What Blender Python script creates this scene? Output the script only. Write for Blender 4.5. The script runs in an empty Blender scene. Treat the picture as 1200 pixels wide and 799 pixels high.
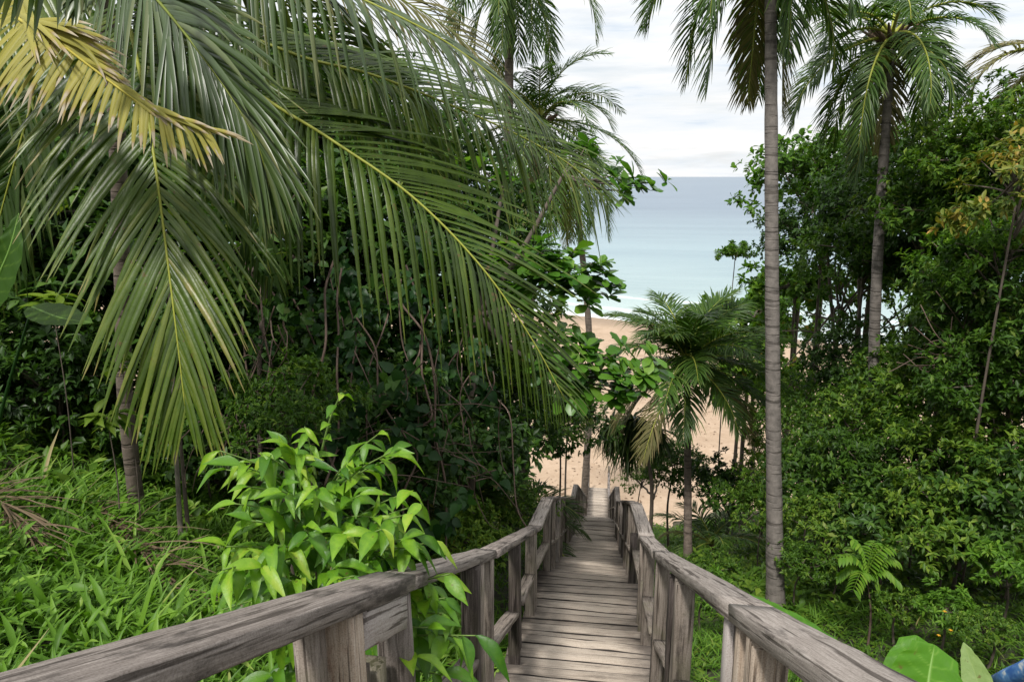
import bpy, math, random
import numpy as np
from mathutils import Vector, Matrix, Quaternion

rng = np.random.default_rng(7)
random.seed(7)
SC = bpy.context.scene
COL = SC.collection
PI = math.pi
R = math.radians

# ------------------------------------------------------------------ camera geometry
CAM = np.array([0.11, 0.0, 0.0])
FPX = 820.0
PITCH = math.atan((399.5 - 207) / FPX)
YAW = R(7.75)
RIGHT = np.array([math.cos(YAW), math.sin(YAW), 0.0])
FH = np.array([-math.sin(YAW), math.cos(YAW), 0.0])
FWD = FH * math.cos(PITCH) + np.array([0, 0, -math.sin(PITCH)])
UP = FH * math.sin(PITCH) + np.array([0, 0, math.cos(PITCH)])


def W(px, py, d):
    """world point seen at a photo pixel, d metres along the optical axis"""
    return CAM + d * (FWD + RIGHT * ((px - 600) / FPX) - UP * ((py - 399.5) / FPX))


# ------------------------------------------------------------------ terrain
DS = np.array([-30, -3, 0, 1, 3.6, 4.9, 7.0, 8.2, 9.3, 10.35, 17, 18.5, 33, 36, 39, 60])
DZ = np.array([12.0, 0.05, -1.42, -1.91, -3.28, -3.98, -4.68, -5.12, -5.74, -6.22, -9.33, -9.63, -16.95, -17.8, -17.9, -18.6])


def deckz(s):
    return np.interp(s, DS, DZ)


def sstep(a, b, x):
    t = np.clip((x - a) / (b - a), 0, 1)
    return t * t * (3 - 2 * t)


def ground(x, y):
    x = np.asarray(x, float); y = np.asarray(y, float)
    zc = np.interp(y, [-30, -3, 0, 5, 10.4, 17, 33, 38, 46, 70, 130],
                   [11, -0.6, -2.0, -4.5, -6.75, -9.9, -17.5, -18.8, -20.2, -22.6, -28])
    L = np.maximum(0, -x - 0.9)
    Rr = np.maximum(0, x - 3.6)
    k = 1 - sstep(24, 46, y)
    rise = 7.0 * (1 - np.exp(-0.42 * L / 7.0)) + 6.5 * (1 - np.exp(-0.36 * Rr / 6.5))
    z = zc + rise * k
    z += 0.10 * np.sin(x * 1.7 + 0.6 * y) * np.sin(y * 1.3 - 0.4 * x) + 0.05 * np.sin(x * 4.1 + 1) * np.sin(y * 3.7)
    return z


def sandz(x, y):
    x = np.asarray(x, float); y = np.asarray(y, float)
    z = -18.0 - 0.038 * np.maximum(y - 38, -20) - 0.016 * (x + 10) * sstep(40, 80, y)
    z += 0.06 * np.sin(x * .9 + .3 * y) * np.sin(y * .7) * (1 - sstep(70, 95, y))
    return z


SEA = -20.65

# ------------------------------------------------------------------ mesh helpers


def mk_mesh(name, V, Q, mats=(), mi=None, var=None, smooth=True):
    V = np.asarray(V, np.float32); Q = np.asarray(Q, np.int32)
    me = bpy.data.meshes.new(name)
    me.vertices.add(len(V)); me.vertices.foreach_set('co', V.ravel())
    n = Q.shape[1]
    me.loops.add(Q.size); me.loops.foreach_set('vertex_index', Q.ravel())
    me.polygons.add(len(Q))
    me.polygons.foreach_set('loop_start', np.arange(0, Q.size, n, dtype=np.int32))
    me.polygons.foreach_set('loop_total', np.full(len(Q), n, np.int32))
    for m in mats:
        me.materials.append(m)
    if mi is not None:
        me.polygons.foreach_set('material_index', np.asarray(mi, np.int32))
    if smooth:
        me.polygons.foreach_set('use_smooth', np.ones(len(Q), bool))
    if var is not None:
        a = me.attributes.new('var', 'FLOAT', 'POINT')
        a.data.foreach_set('value', np.asarray(var, np.float32))
    me.update(calc_edges=True)
    return me


def obj(name, me, parent=None, loc=None):
    o = bpy.data.objects.new(name, me)
    COL.objects.link(o)
    if parent is not None:
        o.parent = parent
    if loc is not None:
        o.location = loc
    return o


def tag(o, label=None, cat=None, group=None, kind=None):
    if label: o['label'] = label
    if cat: o['category'] = cat
    if group: o['group'] = group
    if kind: o['kind'] = kind
    return o


def thing(name, label, cat, loc=(0, 0, 0), group=None):
    o = bpy.data.objects.new(name, None)
    COL.objects.link(o)
    o.location = [float(v) for v in loc]
    o.empty_display_size = 0.1
    return tag(o, label, cat, group)


class Acc:
    """collects quads of several pieces into one mesh"""
    def __init__(s):
        s.V = []; s.Q = []; s.M = []; s.A = []; s.n = 0

    def add(s, V, Q, m=0, var=0.5):
        V = np.asarray(V, float); Q = np.asarray(Q, int)
        s.V.append(V); s.Q.append(Q + s.n); s.M.append(np.full(len(Q), m))
        s.A.append(np.broadcast_to(np.asarray(var, float), (len(V),)))
        s.n += len(V)

    def mesh(s, name, mats, smooth=True):
        return mk_mesh(name, np.concatenate(s.V), np.concatenate(s.Q), mats, np.concatenate(s.M), np.concatenate(s.A), smooth)


def nrm(v):
    v = np.asarray(v, float)
    return v / np.maximum(np.linalg.norm(v, axis=-1, keepdims=True), 1e-9)


def catmull(P, n):
    P = np.asarray(P, float)
    E = np.vstack([2 * P[0] - P[1], P, 2 * P[-1] - P[-2]])
    seg = np.linalg.norm(np.diff(P, axis=0), axis=1)
    cum = np.concatenate([[0], np.cumsum(seg)])
    out = []
    for u in np.linspace(0, cum[-1], n):
        i = min(np.searchsorted(cum, u, 'right') - 1, len(P) - 2)
        t = (u - cum[i]) / max(seg[i], 1e-9)
        a, b, c, d = E[i], E[i + 1], E[i + 2], E[i + 3]
        out.append(0.5 * ((2 * b) + (-a + c) * t + (2 * a - 5 * b + 4 * c - d) * t * t + (-a + 3 * b - 3 * c + d) * t ** 3))
    return np.array(out)


def tube(P, rad, n=8, flat=1.0):
    P = np.asarray(P, float)
    rad = np.broadcast_to(np.asarray(rad, float), (len(P),))
    T = nrm(np.gradient(P, axis=0))
    ref = np.array([0.31, 0.87, 0.2])
    if abs(T[0] @ nrm(ref)) > .9: ref = np.array([1., 0, 0])
    A = nrm(np.cross(T, ref)); B = np.cross(T, A)
    th = np.linspace(0, 2 * PI, n, endpoint=False)
    V = P[:, None] + rad[:, None, None] * (np.cos(th)[None, :, None] * A[:, None] + flat * np.sin(th)[None, :, None] * B[:, None])
    k = len(P)
    i = np.arange(k - 1)[:, None] * n; j = np.arange(n)[None]
    Q = np.stack([i + j, i + (j + 1) % n, i + n + (j + 1) % n, i + n + j], -1).reshape(-1, 4)
    V = V.reshape(-1, 3)
    # end caps (fan of quads to the centre)
    V = np.vstack([V, P[:1], P[-1:]])
    c0, c1 = len(V) - 2, len(V) - 1
    jj = np.arange(0, n, 2)
    Q0 = np.stack([np.full(len(jj), c0), (jj + 2) % n, (jj + 1) % n, jj], -1)
    b = (k - 1) * n
    Q1 = np.stack([np.full(len(jj), c1), b + jj, b + (jj + 1) % n, b + (jj + 2) % n], -1)
    return V, np.vstack([Q, Q0, Q1])


def leaf_tpl(nseg, widths, fold=0.18, curl=0.25, w=0.4):
    """leaf along +X, length 1; widths at nseg+1 stations, folded on the midrib, tip curling down"""
    t = np.linspace(0, 1, nseg + 1)
    hw = np.asarray(widths) * w * .5
    V = []
    for i in range(nseg + 1):
        z = -curl * t[i] ** 2
        x = t[i] * (1 - .25 * curl * curl * t[i])
        V += [(x, -hw[i], z + fold * hw[i] * 2), (x, 0, z), (x, hw[i], z + fold * hw[i] * 2)]
    Q = []
    for i in range(nseg):
        a = i * 3
        Q += [(a, a + 3, a + 4, a + 1), (a + 1, a + 4, a + 5, a + 2)]
    return np.array(V), np.array(Q)


T_FAR = leaf_tpl(2, [.15, 1, .06], .2, .2, .48)
T_OVAL = leaf_tpl(4, [.12, .75, 1, .72, .05], .16, .3, .42)
T_OBOV = leaf_tpl(4, [.1, .45, .85, 1, .35], .10, .22, .55)
T_NEAR = leaf_tpl(8, [.05, .48, .82, .98, 1, .88, .64, .3, .03], .22, .42, .38)
T_NEAR2 = leaf_tpl(8, [.05, .36, .7, .92, 1, .9, .7, .38, .03], .42, .75, .31)
T_NEAR2[0][:, 2] += .025 * np.sin(T_NEAR2[0][:, 0] * 16) * (np.arange(len(T_NEAR2[0])) % 3 != 1)
T_HEART = leaf_tpl(4, [.55, 1, .85, .5, .04], .12, .3, .8)
T_BLADE = leaf_tpl(4, [.5, 1, .85, .5, .05], .3, .45, .09)
T_WIDEB = leaf_tpl(4, [.3, .95, 1, .6, .04], .25, .5, .16)
T_THIN = leaf_tpl(3, [.5, 1, .7, .05], .25, .5, .06)


def frames(axis, upref):
    a = nrm(axis)
    y = np.cross(upref, a)
    bad = np.linalg.norm(y, axis=1) < 1e-3
    y[bad] = [0, 1, 0]
    y = nrm(y)
    z = np.cross(a, y)
    return np.stack([a, y, z], -1)      # columns


def put_leaves(acc, tpl, pos, axis, upref, size, var, m=0):
    tv, tq = tpl
    F = frames(axis, upref)
    V = np.einsum('nij,kj->nki', F, tv) * size[:, None, None] + pos[:, None]
    n, k = len(pos), len(tv)
    Q = (tq[None] + (np.arange(n) * k)[:, None, None]).reshape(-1, 4)
    vv = np.repeat(var, k)
    if tpl is T_NEAR or tpl is T_NEAR2: vv = np.clip(vv + np.tile(np.where(np.arange(k) % 3 == 1, .13, -.03), n), 0, 1)
    acc.add(V.reshape(-1, 3), Q, m, vv)


def rdir(n):
    return nrm(rng.normal(size=(n, 3)))


# ------------------------------------------------------------------ materials


def newmat(name):
    m = bpy.data.materials.new(name); m.use_nodes = True
    nt = m.node_tree
    for n in list(nt.nodes): nt.nodes.remove(n)
    out = nt.nodes.new('ShaderNodeOutputMaterial')
    return m, nt, out


def N(nt, typ, **kw):
    n = nt.nodes.new(typ)
    for k, v in kw.items():
        if k.startswith('_'): setattr(n, k[1:], v)
        else: n.inputs[k.replace('__', ' ')].default_value = v
    return n


def ramp(nt, stops):
    n = nt.nodes.new('ShaderNodeValToRGB')
    els = n.color_ramp.elements
    while len(els) > 1: els.remove(els[-1])
    els[0].position = stops[0][0]; els[0].color = (*stops[0][1], 1)
    for p, c in stops[1:]:
        e = els.new(p); e.color = (*c, 1)
    return n


def leafmat(name, stops, rough=.42, trans=.32, obj_var=.25, tcol=(1.25, 1.35, .6), spec=.22, mott=0):
    m, nt, out = newmat(name); L = nt.links.new
    at = N(nt, 'ShaderNodeAttribute', _attribute_name='var')
    oi = N(nt, 'ShaderNodeObjectInfo')
    ma = N(nt, 'ShaderNodeMath', _operation='MULTIPLY_ADD'); ma.inputs[1].default_value = obj_var; ma.inputs[2].default_value = -obj_var / 2
    L(oi.outputs['Random'], ma.inputs[0])
    ad = N(nt, 'ShaderNodeMath', _operation='ADD'); L(at.outputs['Fac'], ad.inputs[0]); L(ma.outputs[0], ad.inputs[1])
    if mott:
        tc = N(nt, 'ShaderNodeTexCoord')
        mn = N(nt, 'ShaderNodeTexNoise', Scale=mott, Detail=6, Roughness=.7); L(tc.outputs['Object'], mn.inputs['Vector'])
        mm = N(nt, 'ShaderNodeMath', _operation='MULTIPLY_ADD'); L(mn.outputs[0], mm.inputs[0]); mm.inputs[1].default_value = .7; mm.inputs[2].default_value = -.35
        a2 = N(nt, 'ShaderNodeMath', _operation='ADD'); L(ad.outputs[0], a2.inputs[0]); L(mm.outputs[0], a2.inputs[1]); ad = a2
    rp = ramp(nt, stops); L(ad.outputs[0], rp.inputs[0])
    if mott:   # small brown blemishes
        sn = N(nt, 'ShaderNodeTexNoise', Scale=mott * 1.6, Detail=3, Roughness=.55); L(tc.outputs['Object'], sn.inputs['Vector'])
        sr = ramp(nt, [(.66, (0, 0, 0)), (.71, (.75, .75, .75))]); L(sn.outputs[0], sr.inputs[0])
        bm = N(nt, 'ShaderNodeMix', _data_type='RGBA'); L(sr.outputs[0], bm.inputs[0]); L(rp.outputs[0], bm.inputs[6]); bm.inputs[7].default_value = (.13, .085, .03, 1)
        rp_out = bm.outputs[2]
    else:
        rp_out = rp.outputs[0]
    p = N(nt, 'ShaderNodeBsdfPrincipled', Roughness=rough)
    if mott:
        bp = N(nt, 'ShaderNodeBump', Strength=.35, Distance=.01); L(mn.outputs[0], bp.inputs['Height']); L(bp.outputs[0], p.inputs['Normal'])
    p.inputs['Specular IOR Level'].default_value = spec
    L(rp_out, p.inputs['Base Color'])
    tr = N(nt, 'ShaderNodeBsdfTranslucent')
    mul = N(nt, 'ShaderNodeMix', _data_type='RGBA', _blend_type='MULTIPLY'); mul.inputs[0].default_value = 1
    L(rp_out, mul.inputs[6]); mul.inputs[7].default_value = (*tcol, 1)
    L(mul.outputs[2], tr.inputs[0])
    mx = N(nt, 'ShaderNodeMixShader'); mx.inputs[0].default_value = trans
    L(p.outputs[0], mx.inputs[1]); L(tr.outputs[0], mx.inputs[2]); L(mx.outputs[0], out.inputs[0])
    return m


def barkmat(name, c1, c2, scale=6, ring=0, rough=.85):
    m, nt, out = newmat(name); L = nt.links.new
    tc = N(nt, 'ShaderNodeTexCoord')
    mp = N(nt, 'ShaderNodeMapping'); mp.inputs['Scale'].default_value = (1, 1, .35) if not ring else (1, 1, 1)
    L(tc.outputs['Object'], mp.inputs[0])
    no = N(nt, 'ShaderNodeTexNoise', Scale=scale, Detail=8, Roughness=.65); L(mp.outputs[0], no.inputs['Vector'])
    rp = ramp(nt, [(.3, c1), (.7, c2)]); L(no.outputs[0], rp.inputs[0])
    col = rp.outputs[0]; hgt = no.outputs[0]
    if ring:
        wm = N(nt, 'ShaderNodeMapping'); wm.inputs['Scale'].default_value = (1.6, 1.6, ring * 4.5); L(tc.outputs['Object'], wm.inputs[0])
        wv = N(nt, 'ShaderNodeTexNoise', Scale=1.0, Detail=3, Roughness=.55); L(wm.outputs[0], wv.inputs['Vector'])
        r2 = ramp(nt, [(.36, (.35, .33, .31)), (.47, (1, 1, 1))]); L(wv.outputs[0], r2.inputs[0])
        mul = N(nt, 'ShaderNodeMix', _data_type='RGBA', _blend_type='MULTIPLY'); mul.inputs[0].default_value = .75
        L(col, mul.inputs[6]); L(r2.outputs[0], mul.inputs[7]); col = mul.outputs[2]
        ad = N(nt, 'ShaderNodeMath', _operation='ADD'); L(no.outputs[0], ad.inputs[0]); L(r2.outputs[0], ad.inputs[1]); hgt = ad.outputs[0]
    p = N(nt, 'ShaderNodeBsdfPrincipled', Roughness=rough); L(col, p.inputs['Base Color'])
    b = N(nt, 'ShaderNodeBump', Strength=.6, Distance=.02); L(hgt, b.inputs['Height']); L(b.outputs[0], p.inputs['Normal'])
    L(p.outputs[0], out.inputs[0])
    return m


def woodmat(name, dark, mid, light, stain=.5, stain_col=(.035, .028, .025), stain_at=(.52, .68), green=0.0, edge=None, crack=.8):
    """weathered board: grain runs along the object's X"""
    m, nt, out = newmat(name); L = nt.links.new
    tc = N(nt, 'ShaderNodeTexCoord'); oi = N(nt, 'ShaderNodeObjectInfo')
    ofs = N(nt, 'ShaderNodeVectorMath', _operation='SCALE'); ofs.inputs['Scale'].default_value = 37.0
    cmb = N(nt, 'ShaderNodeCombineXYZ'); L(oi.outputs['Random'], cmb.inputs[0]); L(oi.outputs['Random'], cmb.inputs[1]); L(oi.outputs['Random'], cmb.inputs[2])
    L(cmb.outputs[0], ofs.inputs[0])
    add = N(nt, 'ShaderNodeVectorMath', _operation='ADD'); L(tc.outputs['Object'], add.inputs[0]); L(ofs.outputs[0], add.inputs[1])
    g = N(nt, 'ShaderNodeMapping'); g.inputs['Scale'].default_value = (3.2, 75, 75); L(add.outputs[0], g.inputs[0])
    gn = N(nt, 'ShaderNodeTexNoise', Scale=1.6, Detail=9, Roughness=.68, Distortion=.5); L(g.outputs[0], gn.inputs['Vector'])
    rp = ramp(nt, [(.27, dark), (.48, mid), (.74, light)]); L(gn.outputs[0], rp.inputs[0])
    # large soft blotches of grime
    s = N(nt, 'ShaderNodeMapping'); s.inputs['Scale'].default_value = (2.5, 8, 8); L(add.outputs[0], s.inputs[0])
    sn = N(nt, 'ShaderNodeTexNoise', Scale=1.3, Detail=7, Roughness=.7); L(s.outputs[0], sn.inputs['Vector'])
    sr = ramp(nt, [(stain_at[0], (0, 0, 0)), (stain_at[1], (1, 1, 1))]); L(sn.outputs[0], sr.inputs[0])
    sm = N(nt, 'ShaderNodeMath', _operation='MULTIPLY'); sm.inputs[1].default_value = stain; L(sr.outputs[0], sm.inputs[0])
    fac = sm.outputs[0]
    if edge:   # grime gathered towards the two ends of a tread, where the posts stand
        sx = N(nt, 'ShaderNodeSeparateXYZ'); L(tc.outputs['Object'], sx.inputs[0])
        ab = N(nt, 'ShaderNodeMath', _operation='ABSOLUTE'); L(sx.outputs[0], ab.inputs[0])
        a2 = N(nt, 'ShaderNodeMath', _operation='MULTIPLY_ADD'); L(sn.outputs[0], a2.inputs[0]); a2.inputs[1].default_value = .62; L(ab.outputs[0], a2.inputs[2])
        mr = N(nt, 'ShaderNodeMapRange'); L(a2.outputs[0], mr.inputs[0])
        mr.inputs[1].default_value = edge[0]; mr.inputs[2].default_value = edge[1]; mr.inputs[4].default_value = .85
        mxx = N(nt, 'ShaderNodeMath', _operation='MAXIMUM'); L(fac, mxx.inputs[0]); L(mr.outputs[0], mxx.inputs[1]); fac = mxx.outputs[0]
    mx = N(nt, 'ShaderNodeMix', _data_type='RGBA'); L(fac, mx.inputs[0]); L(rp.outputs[0], mx.inputs[6]); mx.inputs[7].default_value = (*stain_col, 1)
    # board-to-board value change
    hv = N(nt, 'ShaderNodeHueSaturation'); L(mx.outputs[2], hv.inputs['Color'])
    vv = N(nt, 'ShaderNodeMapRange'); L(oi.outputs['Random'], vv.inputs[0]); vv.inputs[3].default_value = .72; vv.inputs[4].default_value = 1.14
    L(vv.outputs[0], hv.inputs['Value'])
    col = hv.outputs[0]
    # fine cracks
    cr = N(nt, 'ShaderNodeMapping'); cr.inputs['Scale'].default_value = (1.6, 48, 48); L(add.outputs[0], cr.inputs[0])
    cn = N(nt, 'ShaderNodeTexNoise', Scale=1.0, Detail=3, Roughness=.5); L(cr.outputs[0], cn.inputs['Vector'])
    c2 = ramp(nt, [(.37, (.16, .14, .125)), (.425, (1, 1, 1))]); L(cn.outputs[0], c2.inputs[0])
    m2 = N(nt, 'ShaderNodeMix', _data_type='RGBA', _blend_type='MULTIPLY'); m2.inputs[0].default_value = crack
    L(col, m2.inputs[6]); L(c2.outputs[0], m2.inputs[7]); col = m2.outputs[2]
    fs_ = N(nt, 'ShaderNodeTexNoise', Scale=210, Detail=4, Roughness=.7); L(add.outputs[0], fs_.inputs['Vector'])
    fr_ = ramp(nt, [(.36, (.62, .6, .58)), (.52, (1, 1, 1)), (.7, (1.12, 1.12, 1.12))]); L(fs_.outputs[0], fr_.inputs[0])
    m4 = N(nt, 'ShaderNodeMix', _data_type='RGBA', _blend_type='MULTIPLY'); m4.inputs[0].default_value = .8
    L(col, m4.inputs[6]); L(fr_.outputs[0], m4.inputs[7]); col = m4.outputs[2]
    if green:
        gg = N(nt, 'ShaderNodeTexNoise', Scale=4, Detail=5); L(add.outputs[0], gg.inputs['Vector'])
        gr = ramp(nt, [(.5, (0, 0, 0)), (.75, (green, green, green))]); L(gg.outputs[0], gr.inputs[0])
        m3 = N(nt, 'ShaderNodeMix', _data_type='RGBA'); L(gr.outputs[0], m3.inputs[0]); L(col, m3.inputs[6]); m3.inputs[7].default_value = (.09, .10, .035, 1); col = m3.outputs[2]
    p = N(nt, 'ShaderNodeBsdfPrincipled', Roughness=.82); p.inputs['Specular IOR Level'].default_value = .25
    L(col, p.inputs['Base Color'])
    hm = N(nt, 'ShaderNodeMath', _operation='ADD'); L(gn.outputs[0], hm.inputs[0]); L(c2.outputs[0], hm.inputs[1])
    b = N(nt, 'ShaderNodeBump', Strength=.5, Distance=.004); L(hm.outputs[0], b.inputs['Height']); L(b.outputs[0], p.inputs['Normal'])
    L(p.outputs[0], out.inputs[0])
    return m


M = {}
M['palm'] = leafmat('palm_leaflet', [(0, (.028, .052, .006)), (.5, (.075, .128, .014)), (.8, (.15, .19, .03)), (1, (.3, .24, .09))], .34, .3, .25, spec=.42, mott=9)
M['palm_far'] = leafmat('palm_leaflet_far', [(0, (.022, .055, .008)), (.5, (.055, .12, .016)), (1, (.16, .22, .04))], .4, .32, .2, spec=.32)
M['palm_grey'] = leafmat('palm_leaflet_glaucous', [(0, (.036, .066, .018)), (.5, (.068, .114, .030)), (1, (.2, .2, .08))], .34, .26, .1, spec=.55)
M['palm_dark'] = leafmat('palm_leaflet_dark', [(0, (.018, .04, .008)), (.5, (.04, .078, .014)), (1, (.11, .13, .03))], .45, .3, .2)  # darker green leaflets
M['palm_yellow'] = leafmat('palm_leaflet_yellowing', [(0, (.2, .2, .035)), (.5, (.34, .31, .06)), (.62, (.36, .28, .08)), (.8, (.38, .31, .2)), (1, (.52, .46, .36))], .5, .25, 0, (1.1, 1.05, .7))
M['palm_brown'] = leafmat('palm_leaflet_browned', [(0, (.09, .1, .03)), (.5, (.15, .14, .05)), (1, (.26, .2, .1))], .55, .25, .1)
M['rachis'] = leafmat('palm_midrib', [(0, (.16, .2, .03)), (1, (.34, .36, .06))], .45, .05, .2)
M['rachis_y'] = leafmat('palm_midrib_yellow', [(0, (.42, .36, .05)), (1, (.52, .44, .08))], .45, .05, .0)
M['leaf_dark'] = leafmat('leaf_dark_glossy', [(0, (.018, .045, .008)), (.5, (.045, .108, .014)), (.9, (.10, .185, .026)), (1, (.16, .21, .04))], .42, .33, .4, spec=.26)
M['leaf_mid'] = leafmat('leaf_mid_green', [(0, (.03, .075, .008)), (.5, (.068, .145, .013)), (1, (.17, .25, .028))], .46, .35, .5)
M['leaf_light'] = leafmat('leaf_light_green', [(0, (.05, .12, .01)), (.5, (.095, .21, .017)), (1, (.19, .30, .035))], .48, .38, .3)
M['leaf_almond'] = leafmat('leaf_sea_almond', [(0, (.05, .12, .012)), (.5, (.09, .2, .018)), (.9, (.17, .28, .03)), (1, (.28, .2, .04))], .45, .4, .25)
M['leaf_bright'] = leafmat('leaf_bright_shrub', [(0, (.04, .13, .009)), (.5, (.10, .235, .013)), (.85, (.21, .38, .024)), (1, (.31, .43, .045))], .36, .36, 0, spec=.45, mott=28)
M['leaf_orange'] = leafmat('leaf_orange_tinged', [(0, (.07, .13, .02)), (.5, (.16, .19, .03)), (.75, (.33, .24, .04)), (1, (.46, .29, .08))], .45, .3, .1)
M['flower'] = leafmat('flower_petal', [(0, (.6, .3, .02)), (1, (.75, .4, .04))], .5, .3, .3)
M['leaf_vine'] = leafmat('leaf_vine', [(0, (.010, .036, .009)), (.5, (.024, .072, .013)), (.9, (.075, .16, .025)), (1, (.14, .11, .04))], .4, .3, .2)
M['leaf_taro'] = leafmat('leaf_taro', [(0, (.04, .13, .01)), (.5, (.085, .23, .016)), (1, (.17, .32, .05))], .38, .35, .1, mott=7)
M['taro_vein'] = leafmat('taro_vein', [(0, (.16, .30, .06)), (1, (.2, .36, .08))], .45, .2, 0)
M['leaf_pale'] = leafmat('leaf_pale', [(0, (.2, .3, .1)), (1, (.28, .38, .13))], .45, .35, 0, mott=25)
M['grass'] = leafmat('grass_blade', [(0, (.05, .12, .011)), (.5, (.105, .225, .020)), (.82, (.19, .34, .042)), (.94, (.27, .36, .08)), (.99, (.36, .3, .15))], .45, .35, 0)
M['grass_r'] = leafmat('grass_blade_dark', [(0, (.04, .095, .010)), (.5, (.085, .19, .016)), (.9, (.16, .28, .03)), (1, (.22, .2, .07))], .48, .33, 0)  # darker green blades
M['litter'] = leafmat('dry_litter', [(0, (.09, .05, .03)), (.5, (.16, .10, .06)), (1, (.28, .2, .13))], .7, .1, 0, (1, 1, 1))
M['straw'] = leafmat('dead_frond', [(0, (.07, .046, .028)), (.5, (.14, .10, .06)), (1, (.27, .21, .13))], .65, .12, 0, (1, 1, 1))
M['palmbark'] = barkmat('palm_bark', (.085, .075, .066), (.20, .175, .155), 9, 4.2)
M['palmbark_d'] = barkmat('palm_bark_brown', (.09, .07, .055), (.19, .15, .12), 9, 4.0)
M['bark'] = barkmat('tree_bark', (.055, .042, .033), (.14, .11, .085), 7)
M['bark_pale'] = barkmat('tree_bark_pale', (.07, .06, .048), (.30, .26, .21), 14)
M['twig'] = barkmat('twig_bark', (.07, .045, .035), (.15, .10, .075), 20)
M['stem_green'] = leafmat('green_stem', [(0, (.12, .2, .05)), (1, (.18, .26, .07))], .5, .1, 0)
M['fibre'] = barkmat('palm_fibre', (.07, .045, .028), (.17, .11, .065), 20)
M['coconut'] = leafmat('coconut_husk', [(0, (.2, .19, .03)), (1, (.34, .28, .05))], .45, .0, .2)
M['w_rail'] = woodmat('wood_handrail', (.15, .125, .11), (.31, .27, .24), (.50, .45, .41), .8, stain_at=(.55, .68))
M['w_raild'] = woodmat('wood_handrail_dark', (.10, .082, .072), (.24, .205, .182), (.42, .37, .335), .8, stain_at=(.5, .63))
M['w_post'] = woodmat('wood_post', (.11, .092, .076), (.24, .20, .168), (.39, .34, .295), .7, stain_at=(.54, .68), green=.45)
M['w_postd'] = woodmat('wood_post_dark', (.03, .024, .021), (.07, .056, .05), (.16, .135, .12), .7, green=.3)
M['w_fresh'] = woodmat('wood_post_fresh', (.22, .15, .095), (.36, .29, .225), (.50, .43, .36), .55, (.14, .05, .018), (.56, .66))
M['w_pale'] = woodmat('wood_brace_pale', (.33, .28, .25), (.47, .42, .39), (.58, .53, .5), .5, (.17, .06, .025), (.62, .68))
M['w_tread'] = woodmat('wood_tread', (.33, .27, .215), (.42, .355, .29), (.50, .435, .365), .7, (.06, .048, .042), (.55, .75), edge=(.62, .92), crack=.3)
M['w_edge'] = woodmat('wood_tread_shade_line', (.02, .017, .015), (.04, .034, .03), (.09, .075, .065), .5)  # near-black tread edges and nose strip: step shadow painted as colour
M['w_str'] = woodmat('wood_stringer', (.05, .04, .034), (.10, .08, .07), (.18, .15, .13), .6)


def simple(name, col, rough=.6):
    m, nt, out = newmat(name)
    p = N(nt, 'ShaderNodeBsdfPrincipled', Roughness=rough); p.inputs['Base Color'].default_value = (*col, 1)
    nt.links.new(p.outputs[0], out.inputs[0])
    return m


def mat_ground():
    m, nt, out = newmat('forest_soil'); L = nt.links.new
    tc = N(nt, 'ShaderNodeTexCoord')
    n1 = N(nt, 'ShaderNodeTexNoise', Scale=1.1, Detail=6, Roughness=.6); L(tc.outputs['Object'], n1.inputs['Vector'])
    n2 = N(nt, 'ShaderNodeTexNoise', Scale=18, Detail=8, Roughness=.7); L(tc.outputs['Object'], n2.inputs['Vector'])
    r1 = ramp(nt, [(.3, (.025, .03, .012)), (.5, (.045, .045, .02)), (.7, (.09, .065, .042))]); L(n2.outputs[0], r1.inputs[0])
    r2 = ramp(nt, [(.35, (.03, .055, .014)), (.65, (.06, .045, .028))]); L(n1.outputs[0], r2.inputs[0])
    mx = N(nt, 'ShaderNodeMix', _data_type='RGBA'); mx.inputs[0].default_value = .5; L(r1.outputs[0], mx.inputs[6]); L(r2.outputs[0], mx.inputs[7])
    p = N(nt, 'ShaderNodeBsdfPrincipled', Roughness=.95); L(mx.outputs[2], p.inputs['Base Color'])
    b = N(nt, 'ShaderNodeBump', Strength=.8, Distance=.05); L(n2.outputs[0], b.inputs['Height']); L(b.outputs[0], p.inputs['Normal'])
    L(p.outputs[0], out.inputs[0]); return m


# shoreline: where sandz == SEA, a straight line in plan
def shore_y(x):
    return 38 + (SEA + 18.0 + 0.016 * (x + 10)) / -0.038


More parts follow.
